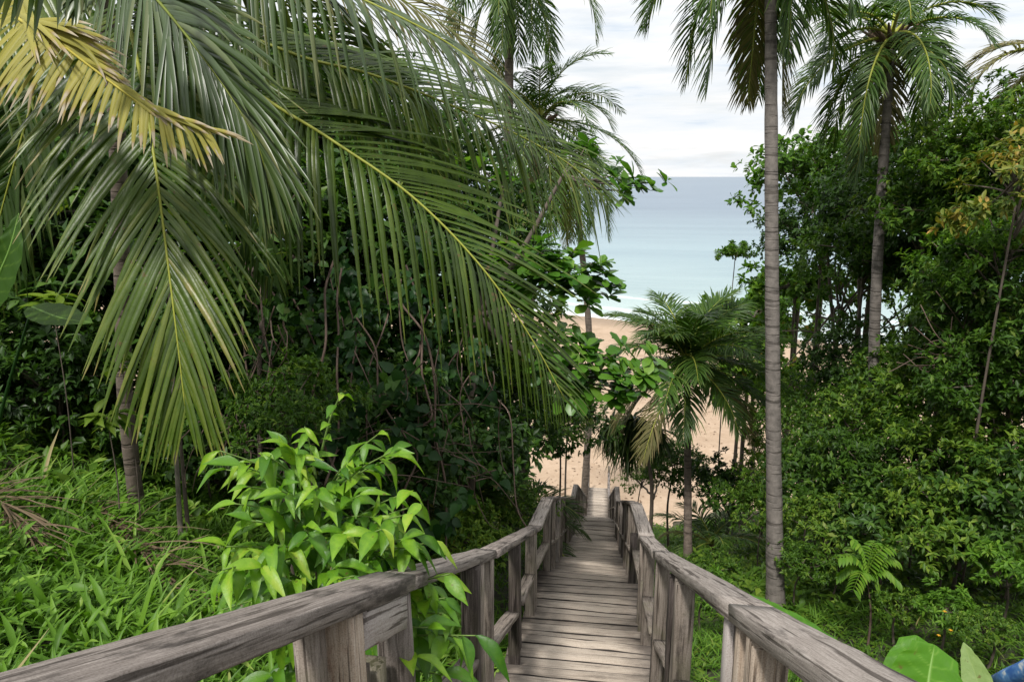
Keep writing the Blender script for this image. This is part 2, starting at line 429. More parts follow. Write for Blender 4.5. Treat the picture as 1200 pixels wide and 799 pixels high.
def mat_sand():
    m, nt, out = newmat('beach_sand'); L = nt.links.new
    tc = N(nt, 'ShaderNodeTexCoord')
    n1 = N(nt, 'ShaderNodeTexNoise', Scale=.35, Detail=6, Roughness=.6); L(tc.outputs['Object'], n1.inputs['Vector'])
    n2 = N(nt, 'ShaderNodeTexNoise', Scale=1.3, Detail=10, Roughness=.78, Distortion=.8); L(tc.outputs['Object'], n2.inputs['Vector'])
    r1 = ramp(nt, [(.3, (.36, .262, .178)), (.7, (.46, .345, .245))]); L(n1.outputs[0], r1.inputs[0])
    r2 = ramp(nt, [(.36, (.72, .66, .6)), (.6, (1, 1, 1))]); L(n2.outputs[0], r2.inputs[0])
    mul = N(nt, 'ShaderNodeMix', _data_type='RGBA', _blend_type='MULTIPLY'); mul.inputs[0].default_value = .7
    L(r1.outputs[0], mul.inputs[6]); L(r2.outputs[0], mul.inputs[7])
    # wet sand by the water line
    sx = N(nt, 'ShaderNodeSeparateXYZ'); L(tc.outputs['Object'], sx.inputs[0])
    wz = N(nt, 'ShaderNodeMapRange'); L(sx.outputs[2], wz.inputs[0]); wz.inputs[1].default_value = SEA + .32; wz.inputs[2].default_value = SEA + .12
    mw = N(nt, 'ShaderNodeMix', _data_type='RGBA'); L(wz.outputs[0], mw.inputs[0]); L(mul.outputs[2], mw.inputs[6]); mw.inputs[7].default_value = (.26, .19, .13, 1)
    p = N(nt, 'ShaderNodeBsdfPrincipled', Roughness=.9); L(mw.outputs[2], p.inputs['Base Color'])
    b = N(nt, 'ShaderNodeBump', Strength=.7, Distance=.06); L(n2.outputs[0], b.inputs['Height']); L(b.outputs[0], p.inputs['Normal'])
    L(p.outputs[0], out.inputs[0]); return m


def mat_sea():
    m, nt, out = newmat('sea_water'); L = nt.links.new
    tc = N(nt, 'ShaderNodeTexCoord')
    sx = N(nt, 'ShaderNodeSeparateXYZ'); L(tc.outputs['Object'], sx.inputs[0])
    # distance seaward of the shoreline
    k = 0.016 / 0.038
    sh0 = shore_y(0.0)
    d0 = N(nt, 'ShaderNodeMath', _operation='MULTIPLY_ADD'); L(sx.outputs[0], d0.inputs[0]); d0.inputs[1].default_value = k; L(sx.outputs[1], d0.inputs[2])
    d = N(nt, 'ShaderNodeMath', _operation='SUBTRACT'); L(d0.outputs[0], d.inputs[0]); d.inputs[1].default_value = sh0
    wn = N(nt, 'ShaderNodeTexNoise', Scale=.05, Detail=5, Roughness=.6); L(tc.outputs['Object'], wn.inputs['Vector'])
    dn = N(nt, 'ShaderNodeMath', _operation='MULTIPLY_ADD'); L(wn.outputs[0], dn.inputs[0]); dn.inputs[1].default_value = 9; L(d.outputs[0], dn.inputs[2])
    lg = N(nt, 'ShaderNodeMapRange'); L(dn.outputs[0], lg.inputs[0]); lg.inputs[1].default_value = 0; lg.inputs[2].default_value = 420
    pw = N(nt, 'ShaderNodeMath', _operation='POWER'); L(lg.outputs[0], pw.inputs[0]); pw.inputs[1].default_value = .5
    rp = ramp(nt, [(0, (.40, .46, .43)), (.2, (.31, .40, .395)), (.5, (.22, .31, .345)), (1, (.12, .175, .235))]); L(pw.outputs[0], rp.inputs[0])
    sm_ = N(nt, 'ShaderNodeMapping'); sm_.inputs['Scale'].default_value = (.006, .03, 1); L(tc.outputs['Object'], sm_.inputs[0])
    sn_ = N(nt, 'ShaderNodeTexNoise', Scale=1.0, Detail=8, Roughness=.65, Distortion=.6); L(sm_.outputs[0], sn_.inputs['Vector'])
    sr_ = ramp(nt, [(.35, (.82, .85, .88)), (.6, (1.06, 1.05, 1.04))]); L(sn_.outputs[0], sr_.inputs[0])
    sx_ = N(nt, 'ShaderNodeMix', _data_type='RGBA', _blend_type='MULTIPLY'); sx_.inputs[0].default_value = 1
    L(rp.outputs[0], sx_.inputs[6]); L(sr_.outputs[0], sx_.inputs[7])
    # foam lines
    fs = N(nt, 'ShaderNodeMath', _operation='MULTIPLY'); L(dn.outputs[0], fs.inputs[0]); fs.inputs[1].default_value = 1.0
    fr = ramp(nt, [(0, (1, 1, 1)), (.09, (1, 1, 1)), (.14, (.1, .1, .1)), (.22, (.0, .0, .0)), (.27, (.9, .9, .9)), (.31, (.05, .05, .05)), (.5, (0, 0, 0)), (.54, (.6, .6, .6)), (.58, (0, 0, 0))])
    fm = N(nt, 'ShaderNodeMapRange'); L(fs.outputs[0], fm.inputs[0]); fm.inputs[1].default_value = 0; fm.inputs[2].default_value = 48
    L(fm.outputs[0], fr.inputs[0])
    fn = N(nt, 'ShaderNodeTexNoise', Scale=.35, Detail=6, Roughness=.7); L(tc.outputs['Object'], fn.inputs['Vector'])
    fq = ramp(nt, [(.3, (0, 0, 0)), (.5, (1, 1, 1))]); L(fn.outputs[0], fq.inputs[0])
    ff = N(nt, 'ShaderNodeMath', _operation='MULTIPLY'); L(fr.outputs[0], ff.inputs[0]); L(fq.outputs[0], ff.inputs[1])
    mx = N(nt, 'ShaderNodeMix', _data_type='RGBA'); L(ff.outputs[0], mx.inputs[0]); L(sx_.outputs[2], mx.inputs[6]); mx.inputs[7].default_value = (.75, .78, .78, 1)
    p = N(nt, 'ShaderNodeBsdfPrincipled', Roughness=.3, IOR=1.33); L(mx.outputs[2], p.inputs['Base Color'])
    p.inputs['Specular IOR Level'].default_value = .4
    mp = N(nt, 'ShaderNodeMapping'); mp.inputs['Scale'].default_value = (.25, .6, 1); L(tc.outputs['Object'], mp.inputs[0])
    b1 = N(nt, 'ShaderNodeTexNoise', Scale=1.0, Detail=7, Roughness=.65); L(mp.outputs[0], b1.inputs['Vector'])
    b = N(nt, 'ShaderNodeBump', Strength=.6, Distance=.5); L(b1.outputs[0], b.inputs['Height']); L(b.outputs[0], p.inputs['Normal'])
    L(p.outputs[0], out.inputs[0]); return m


# ------------------------------------------------------------------ setting
def grid(xs, ys, zf):
    X, Y = np.meshgrid(xs, ys)
    Z = zf(X, Y)
    V = np.stack([X, Y, Z], -1).reshape(-1, 3)
    nx, ny = len(xs), len(ys)
    i = np.arange(ny - 1)[:, None] * nx; j = np.arange(nx - 1)[None]
    Q = np.stack([i + j, i + j + 1, i + nx + j + 1, i + nx + j], -1).reshape(-1, 4)
    return V, Q


xs = np.concatenate([np.linspace(-70, -12, 30), np.linspace(-11.7, 14, 150), np.linspace(14.5, 80, 34)])
ys = np.concatenate([np.linspace(-14, 0, 22), np.linspace(.2, 42, 170), np.linspace(43, 70, 16)])
V, Q = grid(xs, ys, ground)
tag(obj('ground', mk_mesh('ground', V, Q, [mat_ground()])), kind='structure')
xs = np.concatenate([np.linspace(-260, -40, 24), np.linspace(-38, 60, 120), np.linspace(64, 300, 26)])
ys = np.concatenate([np.linspace(31, 75, 90), np.linspace(77, 240, 50)])
V, Q = grid(xs, ys, sandz)
tag(obj('beach', mk_mesh('beach', V, Q, [mat_sand()])), kind='structure')
xs = np.concatenate([-np.geomspace(30000, 200, 14), np.linspace(-150, 200, 15), np.geomspace(260, 30000, 14)])
ys = np.concatenate([np.linspace(60, 300, 20), np.geomspace(340, 40000, 26)])
V, Q = grid(xs, ys, lambda X, Y: X * 0 + SEA)
tag(obj('sea', mk_mesh('sea', V, Q, [mat_sea()])), kind='structure')


# ------------------------------------------------------------------ world and light
def build_world():
    w = bpy.data.worlds.new('World'); SC.world = w; w.use_nodes = True
    nt = w.node_tree; L = nt.links.new
    for n in list(nt.nodes): nt.nodes.remove(n)
    out = N(nt, 'ShaderNodeOutputWorld'); bg = N(nt, 'ShaderNodeBackground'); bg.inputs[1].default_value = .1
    sky = N(nt, 'ShaderNodeTexSky', _sky_type='NISHITA', _sun_disc=False)
    sky.sun_elevation = R(58); sky.sun_rotation = R(200); sky.air_density = 1.2; sky.dust_density = 2.0
    tc = N(nt, 'ShaderNodeTexCoord')
    sx = N(nt, 'ShaderNodeSeparateXYZ'); L(tc.outputs['Generated'], sx.inputs[0])
    # cloud sheet: streaks flattened toward the horizon
    mp = N(nt, 'ShaderNodeMapping'); mp.inputs['Scale'].default_value = (2.2, 2.2, 15); L(tc.outputs['Generated'], mp.inputs[0])
    n1 = N(nt, 'ShaderNodeTexNoise', Scale=1.6, Detail=9, Roughness=.62, Distortion=.4); L(mp.outputs[0], n1.inputs['Vector'])
    cov = ramp(nt, [(.30, (.7, .7, .7)), (.5, (1, 1, 1))]); L(n1.outputs[0], cov.inputs[0])
    # brightness of the sheet rises to the zenith, as under an overcast
    el = N(nt, 'ShaderNodeMapRange'); L(sx.outputs[2], el.inputs[0]); el.inputs[1].default_value = 0.1; el.inputs[2].default_value = .9
    el.inputs[3].default_value = 8.35; el.inputs[4].default_value = 11.5
    mp2 = N(nt, 'ShaderNodeMapping'); mp2.inputs['Scale'].default_value = (3.0, 3.0, 26); mp2.inputs['Location'].default_value = (3.1, 1.2, .4); L(tc.outputs['Generated'], mp2.inputs[0])
    n2 = N(nt, 'ShaderNodeTexNoise', Scale=1.3, Detail=8, Roughness=.6); L(mp2.outputs[0], n2.inputs['Vector'])
    shade = ramp(nt, [(.30, (.72, .82, .94)), (.38, (.90, .95, 1.0)), (.56, (1.03, 1.03, 1.03))]); L(n2.outputs[0], shade.inputs[0])
    cc = N(nt, 'ShaderNodeVectorMath', _operation='SCALE'); L(shade.outputs[0], cc.inputs[0]); L(el.outputs[0], cc.inputs['Scale'])
    mx = N(nt, 'ShaderNodeMix', _data_type='RGBA'); L(cov.outputs[0], mx.inputs[0]); L(sky.outputs[0], mx.inputs[6]); L(cc.outputs[0], mx.inputs[7])
    L(mx.outputs[2], bg.inputs[0]); L(bg.outputs[0], out.inputs[0])


build_world()
sd = bpy.data.lights.new('sun', 'SUN'); sd.energy = 3.4; sd.angle = R(7); sd.color = (1, .96, .9)
so = bpy.data.objects.new('sun', sd); COL.objects.link(so)
# direction matches the sky's sun: rotation 200 deg, elevation 58 deg
az = R(200); e = R(58)
dvec = Vector((math.sin(az) * math.cos(e), math.cos(az) * math.cos(e), math.sin(e)))
so.rotation_euler = dvec.to_track_quat('Z', 'Y').to_euler()

cd = bpy.data.cameras.new('camera'); cam = bpy.data.objects.new('camera', cd); COL.objects.link(cam)
cd.sensor_width = 36; cd.lens = 36 * FPX / 1200; cd.clip_start = .05; cd.clip_end = 60000
cam.location = CAM
mw = Matrix((RIGHT, UP, -FWD)).transposed()
cam.rotation_euler = mw.to_euler()
SC.camera = cam
SC.view_settings.view_transform = 'Standard'; SC.view_settings.look = 'None'
SC.view_settings.exposure = 0.25; SC.view_settings.gamma = 1
SC.cycles.max_bounces = 6; SC.cycles.diffuse_bounces = 2; SC.cycles.glossy_bounces = 2; SC.cycles.transmission_bounces = 3
SC.cycles.use_denoising = True

# ------------------------------------------------------------------ the wooden stairway


def board(name, p0, p1, up, w, t, mat, parent, rough=.004, nseg=8, bev=.006, edge_mat=None):
    """plank between p0 and p1 (its long axis = local X), w across, t thick along up; slightly worn edges"""
    p0 = np.asarray(p0, float); p1 = np.asarray(p1, float)
    x = p1 - p0; ln = np.linalg.norm(x); x = x / ln
    y = nrm(np.cross(up, x)); z = np.cross(x, y)
    # octagonal section so that edges are chamfered
    hw, ht = w / 2, t / 2
    sec = np.array([(-hw + bev, -ht), (hw - bev, -ht), (hw, -ht + bev), (hw, ht - bev), (hw - bev, ht), (-hw + bev, ht), (-hw, ht - bev), (-hw, -ht + bev)])
    xsn = np.linspace(-ln / 2, ln / 2, nseg + 1)
    V = []
    wob = rng.normal(size=(nseg + 1, 2)) * rough * .5
    for i, xx in enumerate(xsn):
        j = rng.normal(size=(8, 2)) * rough * .35
        for k in range(8):
            V.append((xx, sec[k, 0] + j[k, 0] + wob[i, 0], sec[k, 1] + j[k, 1] + wob[i, 1]))
    V = np.array(V); Q = []
    for i in range(nseg):
        for k in range(8):
            Q.append((i * 8 + k, i * 8 + (k + 1) % 8, i * 8 + 8 + (k + 1) % 8, i * 8 + 8 + k))
    for b, flip in ((0, 1), (nseg * 8, 0)):
        for q in ((0, 1, 2, 7), (7, 2, 3, 6), (6, 3, 4, 5)):
            q = [b + v for v in q]
            Q.append(q[::-1] if flip else q)
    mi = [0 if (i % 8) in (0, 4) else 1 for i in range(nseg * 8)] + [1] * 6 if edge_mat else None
    me = mk_mesh(name, V, Q, [mat, edge_mat] if edge_mat else [mat], mi, smooth=False)
    o = obj(name, me, parent)
    mm = Matrix.Identity(4)
    for r in range(3):
        mm[r][0], mm[r][1], mm[r][2] = x[r], y[r], z[r]
        mm[r][3] = (p0[r] + p1[r]) / 2 - float(parent.location[r])
    o.matrix_local = mm
    return o


stair = thing('wooden_stairway', 'long weathered grey wooden stairway with post and rail sides running down to the beach', 'stairway', (0, 0, -1.5))
UPZ = np.array([0, 0, 1.0])
# treads
s = 0.45
k = 0
while s < 38.6:
    going = .37 if s < 12 else .41
    z = float(deckz(s))
    bw = going / 2 + .035
    hwL = .665 + rng.normal() * .018; hwR = .665 + rng.normal() * .018
    tilt = rng.normal() * .007
    acc_o = []
    jx = rng.normal(size=3) * .008; jy = rng.normal() * .007
    fw = .115 + rng.normal() * .007
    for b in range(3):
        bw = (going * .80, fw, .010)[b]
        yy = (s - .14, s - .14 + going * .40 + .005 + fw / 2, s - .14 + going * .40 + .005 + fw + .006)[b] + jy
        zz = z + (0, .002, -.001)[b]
        m_ = M['w_edge'] if b == 2 else M['w_tread']  # third strip is a painted shadow line at the nose
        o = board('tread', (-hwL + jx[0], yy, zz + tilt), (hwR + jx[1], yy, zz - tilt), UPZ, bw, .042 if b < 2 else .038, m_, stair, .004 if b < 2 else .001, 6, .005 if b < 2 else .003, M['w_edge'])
        acc_o.append(o)
    # the boards of one tread become one mesh
    a = acc_o[0]
    Va = []; Qa = []; Ma = []
    for o in acc_o:
        mrel = a.matrix_basis.inverted() @ o.matrix_basis
        nv = len(Va)
        Va += [tuple(mrel @ v.co) for v in o.data.vertices]
        Qa += [tuple(nv + i for i in p.vertices) for p in o.data.polygons]
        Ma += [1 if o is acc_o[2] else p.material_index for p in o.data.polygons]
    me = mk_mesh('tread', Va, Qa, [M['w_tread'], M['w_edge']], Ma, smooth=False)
    old = [o.data for o in acc_o]
    a.data = me
    for o in acc_o[1:]: bpy.data.objects.remove(o)
    for d in old: bpy.data.meshes.remove(d)
    s += going; k += 1
    if s < 38.6 and abs(float(deckz(s)) - z) < .06: s -= .02

STAIR_N = k
# stringers
KS = [0.2, 1, 3.6, 4.9, 7.0, 8.2, 9.3, 10.35, 14, 17, 18.5, 22, 26, 30, 33, 36, 38.9]
for sx in (-1, 1):
    for a, b in zip(KS[:-1], KS[1:]):
        board('stringer', (sx * .50, a, float(deckz(a)) - .24), (sx * .50, b, float(deckz(b)) - .24), np.cross((1., 0, 0), nrm((0, b - a, float(deckz(b) - deckz(a))))), .05, .22, M['w_str'], stair, .003, 4)
RH = 1.14


RSS = [-3, 0, 1, 3.6, 4.87, 6.95, 8.5, 10.35, 17, 18.5, 33, 36, 39]
RZZ = [1.2, -.28, -.77, -2.12, -2.74, -3.70, -4.12, -4.98, -8.19, -8.49, -15.81, -16.66, -16.76]


def railz(s): return float(np.interp(s, RSS, RZZ))


def post(side, s, th=.095, w=.095, mat='w_post', top=None, lat=.578, dn=.75):
    t = railz(s) - .055 if top is None else float(deckz(s)) + top
    x = side * lat + rng.normal() * .005
    lean = rng.normal(size=2) * .008
    board('post', (x, s, float(deckz(s)) - dn), (x + lean[0], s + lean[1], t), (0., 1., 0), w, th, M[mat], stair, .003, 6)


def rail(side, a, b, mat='w_rail', dz=0, w=.15, t=.05, lat=.585, dl=0):
    za, zb = railz(a) - .028 + dz, railz(b) - .028 + dz
    d = nrm((0, b - a, zb - za))
    board('handrail', (side * (lat + dl) + rng.normal() * .002, a, za), (side * (lat + dl) + rng.normal() * .002, b, zb), np.cross((1., 0, 0), d), w, t, M[mat], stair, .0018, 12, .0035)


def mid(side, a, b, mat='w_post', h=.5):
    za, zb = float(deckz(a)) + h, float(deckz(b)) + h
    d = nrm((0, b - a, zb - za))
    board('mid_rail', (side * .58, a, za), (side * .58, b, zb), np.cross((1., 0, 0), d), .11, .045, M[mat], stair, .004, 6)


# left side
rail(-1, -.6, 2.10, 'w_raild', .004, .14, .054)
rail(-1, 2.11, 3.95, 'w_rail', -.004, .135, .05, .585, .012)
rail(-1, 3.955, 6.95, 'w_raild', -.006, .13, .048)
rail(-1, 6.96, 8.6, 'w_rail', .0)
post(-1, .35, mat='w_post'); post(-1, 1.50, .075, .06, 'w_post', None, .635); post(-1, 1.60, .09, .10, 'w_fresh')
post(-1, 2.08, .045, .12, 'w_raild')
board('brace', (-.545, 1.655, railz(1.655) - .125), (-.545, 2.05, railz(2.05) - .125), (0, .43, 1.), .035, .125, M['w_pale'], stair, .002, 4)
post(-1, 1.95, .09, .08, 'w_post', .82, .64); post(-1, 1.84, .07, .07, 'w_postd', .82, .65)
for s_, m_ in ((3.38, 'w_postd'), (3.55, 'w_post'), (3.86, 'w_post'), (5.18, 'w_postd'), (5.40, 'w_postd'), (6.45, 'w_post'), (6.72, 'w_post'), (8.45, 'w_post')):
    post(-1, s_, mat=m_)
for a, b in ((.4, 1.45), (2.14, 3.33), (3.92, 5.12), (5.46, 6.4), (6.78, 8.4)):
    mid(-1, a, b)
# right side
rail(1, -.6, .40, 'w_rail', 0, .14, .052)
rail(1, .403, 1.99, 'w_rail', .001, .14, .052)
rail(1, 1.993, 4.85, 'w_rail', .001, .138, .052)
rail(1, 4.86, 6.5, 'w_rail', -.01, .14)
rail(1, 6.51, 8.6, 'w_rail', .0)
for s_, m_, th_ in ((.5, 'w_fresh', .09), (1.72, 'w_fresh', .09), (1.9, 'w_fresh', .07), (2.06, 'w_pale', .08), (3.32, 'w_post', .07), (3.47, 'w_post', .09), (3.66, 'w_postd', .07), (4.62, 'w_post', .08), (4.84, 'w_postd', .09), (5.95, 'w_post', .09), (6.45, 'w_post', .09), (8.3, 'w_post', .09)):
    post(1, s_, th_, mat=m_)
post(1, 8.12, .09, .09, 'w_postd', .72, .55)
post(1, 6.15, .06, .06, 'w_post', .6, .54)
for a, b in ((.56, 1.66), (2.12, 3.27), (3.72, 4.56), (4.9, 5.9), (6.5, 8.06)):
    mid(1, a, b)
# far flights, both sides
KF = [8.6, 10.5, 13.6, 17.0, 18.6, 21.8, 25.2, 29, 33, 36, 38.4]
for side in (-1, 1):
    for a, b in zip(KF[:-1], KF[1:]):
        rail(side, a + .005, b, 'w_rail' if rng.random() < .7 else 'w_raild', rng.normal() * .006, .125, .048)
        n = max(2, int(round((b - a) / .62)))
        st = np.linspace(a + .12, b - .12, n)
        for i, q in enumerate(st):
            post(side, q + rng.normal() * .05, .09, .09, random.choice(['w_post', 'w_post', 'w_postd', 'w_rail']))
        mid(side, a + .2, b - .2)
    post(side, 38.35, .11, .11, 'w_post', 1.5)

# ------------------------------------------------------------------ palms


def frond_mesh(P, sideref, Ll, npair=70, ang=(62, 22), grav=(1.2, 1.2), raise_=(0.25, 0.25), wid=.045, nseg=5, start=.1,
               mats=('palm', 'rachis'), rr=.022, ragged=.12, burn=0.0, keel=.55, tgrav=1.0, jit=.06, lenprof=None, gpow=1.35, ang1=None):
    """coconut frond along polyline P. sideref: rough direction of side 0. Returns (leaflet mesh, midrib mesh)"""
    n = 60
    C = catmull(P, n)
    T = nrm(np.gradient(C, axis=0))
    S = np.asarray(sideref, float)[None] - (T @ np.asarray(sideref, float))[:, None] * T
    S = nrm(S)
    Nn = np.cross(T, S)
    Nn *= np.where((Nn @ UPZ) < 0, -1, 1)[:, None] if np.mean(Nn @ UPZ) < 0 else 1
    ln = np.linalg.norm(np.diff(C, axis=0), axis=1).sum()
    acc = Acc()
    ts = np.linspace(start, .995, npair)
    for side in (0, 1):
        sg = 1 if side == 0 else -1
        t = np.clip(ts + rng.normal(size=npair) * .25 / npair, 0, .999)
        keep = rng.random(npair) > .02
        t = t[keep]; m = len(t)
        f = t * (n - 1); i0 = np.clip(f.astype(int), 0, n - 2); fr = (f - i0)[:, None]
        base = C[i0] * (1 - fr) + C[i0 + 1] * fr
        Tt = nrm(T[i0] * (1 - fr) + T[i0 + 1] * fr); St = nrm(S[i0] * (1 - fr) + S[i0 + 1] * fr); Nt = nrm(Nn[i0] * (1 - fr) + Nn[i0 + 1] * fr)
        if side == 1 and ang1: ang = ang1
        th = np.radians(ang[0] + (ang[1] - ang[0]) * ((t - start) / (1 - start)) ** 1.2 + rng.normal(size=m) * 3)[:, None]
        d0 = np.cos(th) * Tt + sg * np.sin(th) * St + raise_[side] * Nt + rng.normal(size=(m, 3)) * jit
        d0 = nrm(d0)
        u = (t - start) / (1 - start)
        if lenprof is None:
            prof = np.interp(u, [0, .12, .35, .6, .85, 1], [.55, .8, 1, .92, .62, .26])
        else:
            prof = np.interp(u, *lenprof)
        L_ = Ll * prof * (1 + rng.normal(size=m) * ragged * .5)
        g = grav[side] * (1 + rng.normal(size=m) * .15)
        w_ = wid * np.interp(u, [0, .3, .8, 1], [.8, 1, .8, .5]) * (1 + rng.normal(size=m) * .1)
        pos = base.copy()
        q = np.linspace(0, 1, nseg + 1)
        rows = []; prev = d0
        wp = np.interp(q, [0, .08, .35, .7, .9, 1], [.45, .8, 1, .75, .35, .05])
        kink = (rng.random(m) < .07) * rng.random(m) * 2.0
        for s_ in range(nseg + 1):
            dd = nrm(d0 + (g * q[s_] ** gpow + kink * max(0, q[s_] - .55) * 2)[:, None] * np.array([0, 0, -1.0]) * tgrav)
            if s_ > 0: pos = pos + (L_ / nseg)[:, None] * nrm(dd + prev)
            prev = dd
            wd = np.cross(dd, Nt); wd = nrm(wd); up_ = nrm(np.cross(wd, dd)); up_ *= np.sign((up_ * Nt).sum(1, keepdims=True) + 1e-6)
            h = (w_ * wp[s_] * .5)[:, None]
            rows.append(np.stack([pos - wd * h * .93 - up_ * h * keel, pos, pos + wd * h * .93 - up_ * h * keel], 1))
        Vv = np.stack(rows, 1).reshape(m, -1, 3)       # m, (nseg+1)*3, 3
        Qt = []
        for s_ in range(nseg):
            a = s_ * 3
            Qt += [(a, a + 3, a + 4, a + 1), (a + 1, a + 4, a + 5, a + 2)]
        Qt = np.array(Qt); kk = (nseg + 1) * 3
        Qq = (Qt[None] + (np.arange(m) * kk)[:, None, None]).reshape(-1, 4)
        v0 = np.clip(rng.normal(size=m) * .16 + .42, 0, .8)
        tipv = np.repeat(q, 3)[None]
        if burn:
            bst = 1 - burn * (.55 + .6 * rng.random(m)) * np.interp(u, [0, .5, 1], [.6, 1, 1.6])
            var = np.where(tipv > bst[:, None], .72 + .25 * rng.random(m)[:, None], np.minimum(v0[:, None], .5))
        else:
            var = v0[:, None] + np.clip(tipv - .78, 0, 1) * 3.2 * rng.random(m)[:, None]
        acc.add(Vv.reshape(-1, 3), Qq, 0, np.clip(var, 0, 1).ravel())
    me = acc.mesh('frond', [M[mats[0]]])
    Vt, Qt = tube(C, np.interp(np.linspace(0, 1, n), [0, .1, .5, 1], [rr * 1.5, rr, rr * .55, rr * .15]), 6)
    mr = mk_mesh('midrib', Vt, Qt, [M[mats[1]]], var=rng.random() * np.ones(len(Vt)))
    return me, mr


def add_frond(root, P, sideref, Ll, **kw):
    org = np.array(root.location)
    lab = kw.pop('label', None)
    me, mr = frond_mesh(np.asarray(P, float) - org, sideref, Ll, **kw)
    f = obj('frond', me, root)
    if lab: f['label'] = lab
    obj('midrib', mr, f)
    return f


def trunk_part(root, P, r0, r1, mat, n=14, k=40, swell=1.35, name='trunk'):
    org = np.array(root.location)
    C = catmull(np.asarray(P, float) - org, k)
    t = np.linspace(0, 1, k)
    rad = r0 + (r1 - r0) * t
    rad = rad * (1 + (swell - 1) * np.exp(-t * 14))
    rad = rad * (1 + .03 * np.sin(np.arange(k) * 1.9) + rng.normal(size=k) * .012)
    V, Q = tube(C, rad, n)
    return obj(name, mk_mesh(name, V, Q, [M[mat]], var=.5 * np.ones(len(V))), root)


def gen_palm(label, crown, base, flen=2.8, nf=18, r=.14, mat='palmbark', lw=.03, Ll=.62, elev=(70, -50), droop=1.0, seed=0, fmats=('palm_far', 'rachis'),
             coconuts=0, npair=52, group='coconut palms', az0=0, brown=0.1, azs=None, name='coconut_palm', hide_low=None, nseg=3, swell=1.35, bendx=0.0, skirt=True):
    crown = np.asarray(crown, float); base = np.asarray(base, float)
    root = thing(name, label, 'palm tree', base, group)
    mid_ = (crown + base) / 2 + np.array([bendx, 0, 0])
    trunk_part(root, [base - [0, 0, .3], mid_, crown], r, r * .72, mat, swell=swell); lw *= 1.3; Ll *= 1.12
    # crown boss of leaf bases
    a = Acc()
    for i in range(14):
        an = i * 2.4
        d = np.array([math.cos(an), math.sin(an), 1.1 + .5 * rng.random()])
        p0 = crown - base + np.array([0, 0, -.25]) + np.array([math.cos(an), math.sin(an), 0]) * r * .5
        V, Q = tube([p0, p0 + nrm(d) * .28, p0 + nrm(d) * .5 + np.array([math.cos(an), math.sin(an), 0]) * .12], [r * .5, r * .38, r * .15], 6)
        a.add(V, Q)
    if skirt: obj('crownshaft', a.mesh('crownshaft', [M['fibre']]), root)
    for i in range(nf):
        u = (i + .5) / nf
        el = R(elev[0] + (elev[1] - elev[0]) * u + rng.normal() * 6)
        an = az0 + i * 2.39996 + rng.normal() * .15
        if azs is not None: an = azs[i % len(azs)] + rng.normal() * .06
        L_ = flen * (.82 + .3 * rng.random()) * (0.8 + .2 * min(1, u * 3))
        h = np.array([math.cos(an), math.sin(an), 0])
        # integrate a drooping arc
        P = [crown.copy()]; ang = el
        bend = droop * (R(95) + R(20) * rng.normal() * .5) * (1 - .35 * u)
        for s_ in range(1, 9):
            q = s_ / 8
            aa = max(el - bend * q ** 1.3, R(-86))
            P.append(P[-1] + L_ / 8 * (h * math.cos(aa) + UPZ * math.sin(aa)))
        side = np.array([-math.sin(an), math.cos(an), 0]) + UPZ * rng.normal() * .25
        fm = fmats
        if u > .8 and rng.random() < brown * 4: fm = ('palm_brown', 'rachis')
        add_frond(root, P, side, Ll, npair=npair, ang=(60, 25), grav=(.65 + .8 * u, .65 + .8 * u), raise_=(.3, .3), wid=lw, nseg=nseg, mats=fm, rr=.03, start=.14, ragged=.25, jit=.1)
    for i in range(coconuts):
        an = i * 2.1
        c = crown - base + np.array([math.cos(an) * .24, math.sin(an) * .24, -.22 - .1 * (i % 3)])
        th = np.linspace(.05, PI - .05, 9)
        V, Q = tube(np.stack([c[0] + 0 * th, c[1] + 0 * th, c[2] - .13 * np.cos(th)], -1), .105 * np.sin(th), 10)
        obj('coconut', mk_mesh('coconut', V, Q, [M['coconut']], var=rng.random() * np.ones(len(V))), root)
    return root


def gpt(px, py, d):
    """ground point below/above the pixel at depth d"""
    p = W(px, py, d)
    return np.array([p[0], p[1], max(float(ground(p[0], p[1])), float(sandz(p[0], p[1])) if p[1] > 30 else -1e9)])


def upd(p, z):
    return np.array([p[0], p[1], z])


# --- the big near palm, crown just out of frame at the top left
cr = W(110, -95, 5.3)
bs = gpt(150, 520, 7.4)
near = thing('coconut_palm', 'large coconut palm whose long fronds, one of them yellowed, sweep across the upper left', 'palm tree', bs, 'coconut palms')
trunk_part(near, [bs - [0, 0, .4], W(147, 470, 7.1), W(144, 360, 6.9), W(135, 120, 6.2), cr], .075, .07, 'palmbark_d', swell=1.25)
XR = RIGHT; TOC = -FWD


def fr(pts, side, Ll, **kw):
    return add_frond(near, [W(*p) for p in pts], side, Ll, **kw)


# C: the long frond that runs down to the right
fr([(110, -95, 5.3), (205, 10, 4.95), (290, 100, 4.7), (385, 162, 4.5), (480, 228, 4.4), (560, 308, 4.35), (620, 392, 4.4), (662, 468, 4.5)], TOC * .75 - UP * .5 - RIGHT * .25, 1.08,
   npair=84, ang=(58, 20), jit=.03, gpow=1.0, grav=(4.2, .5), raise_=(.0, .25), wid=.040, nseg=6, start=.2, mats=('palm', 'rachis'), rr=.021, ragged=.2,
   lenprof=([0, .15, .4, .7, .9, 1], [.9, 1, 1, .8, .5, .22]))
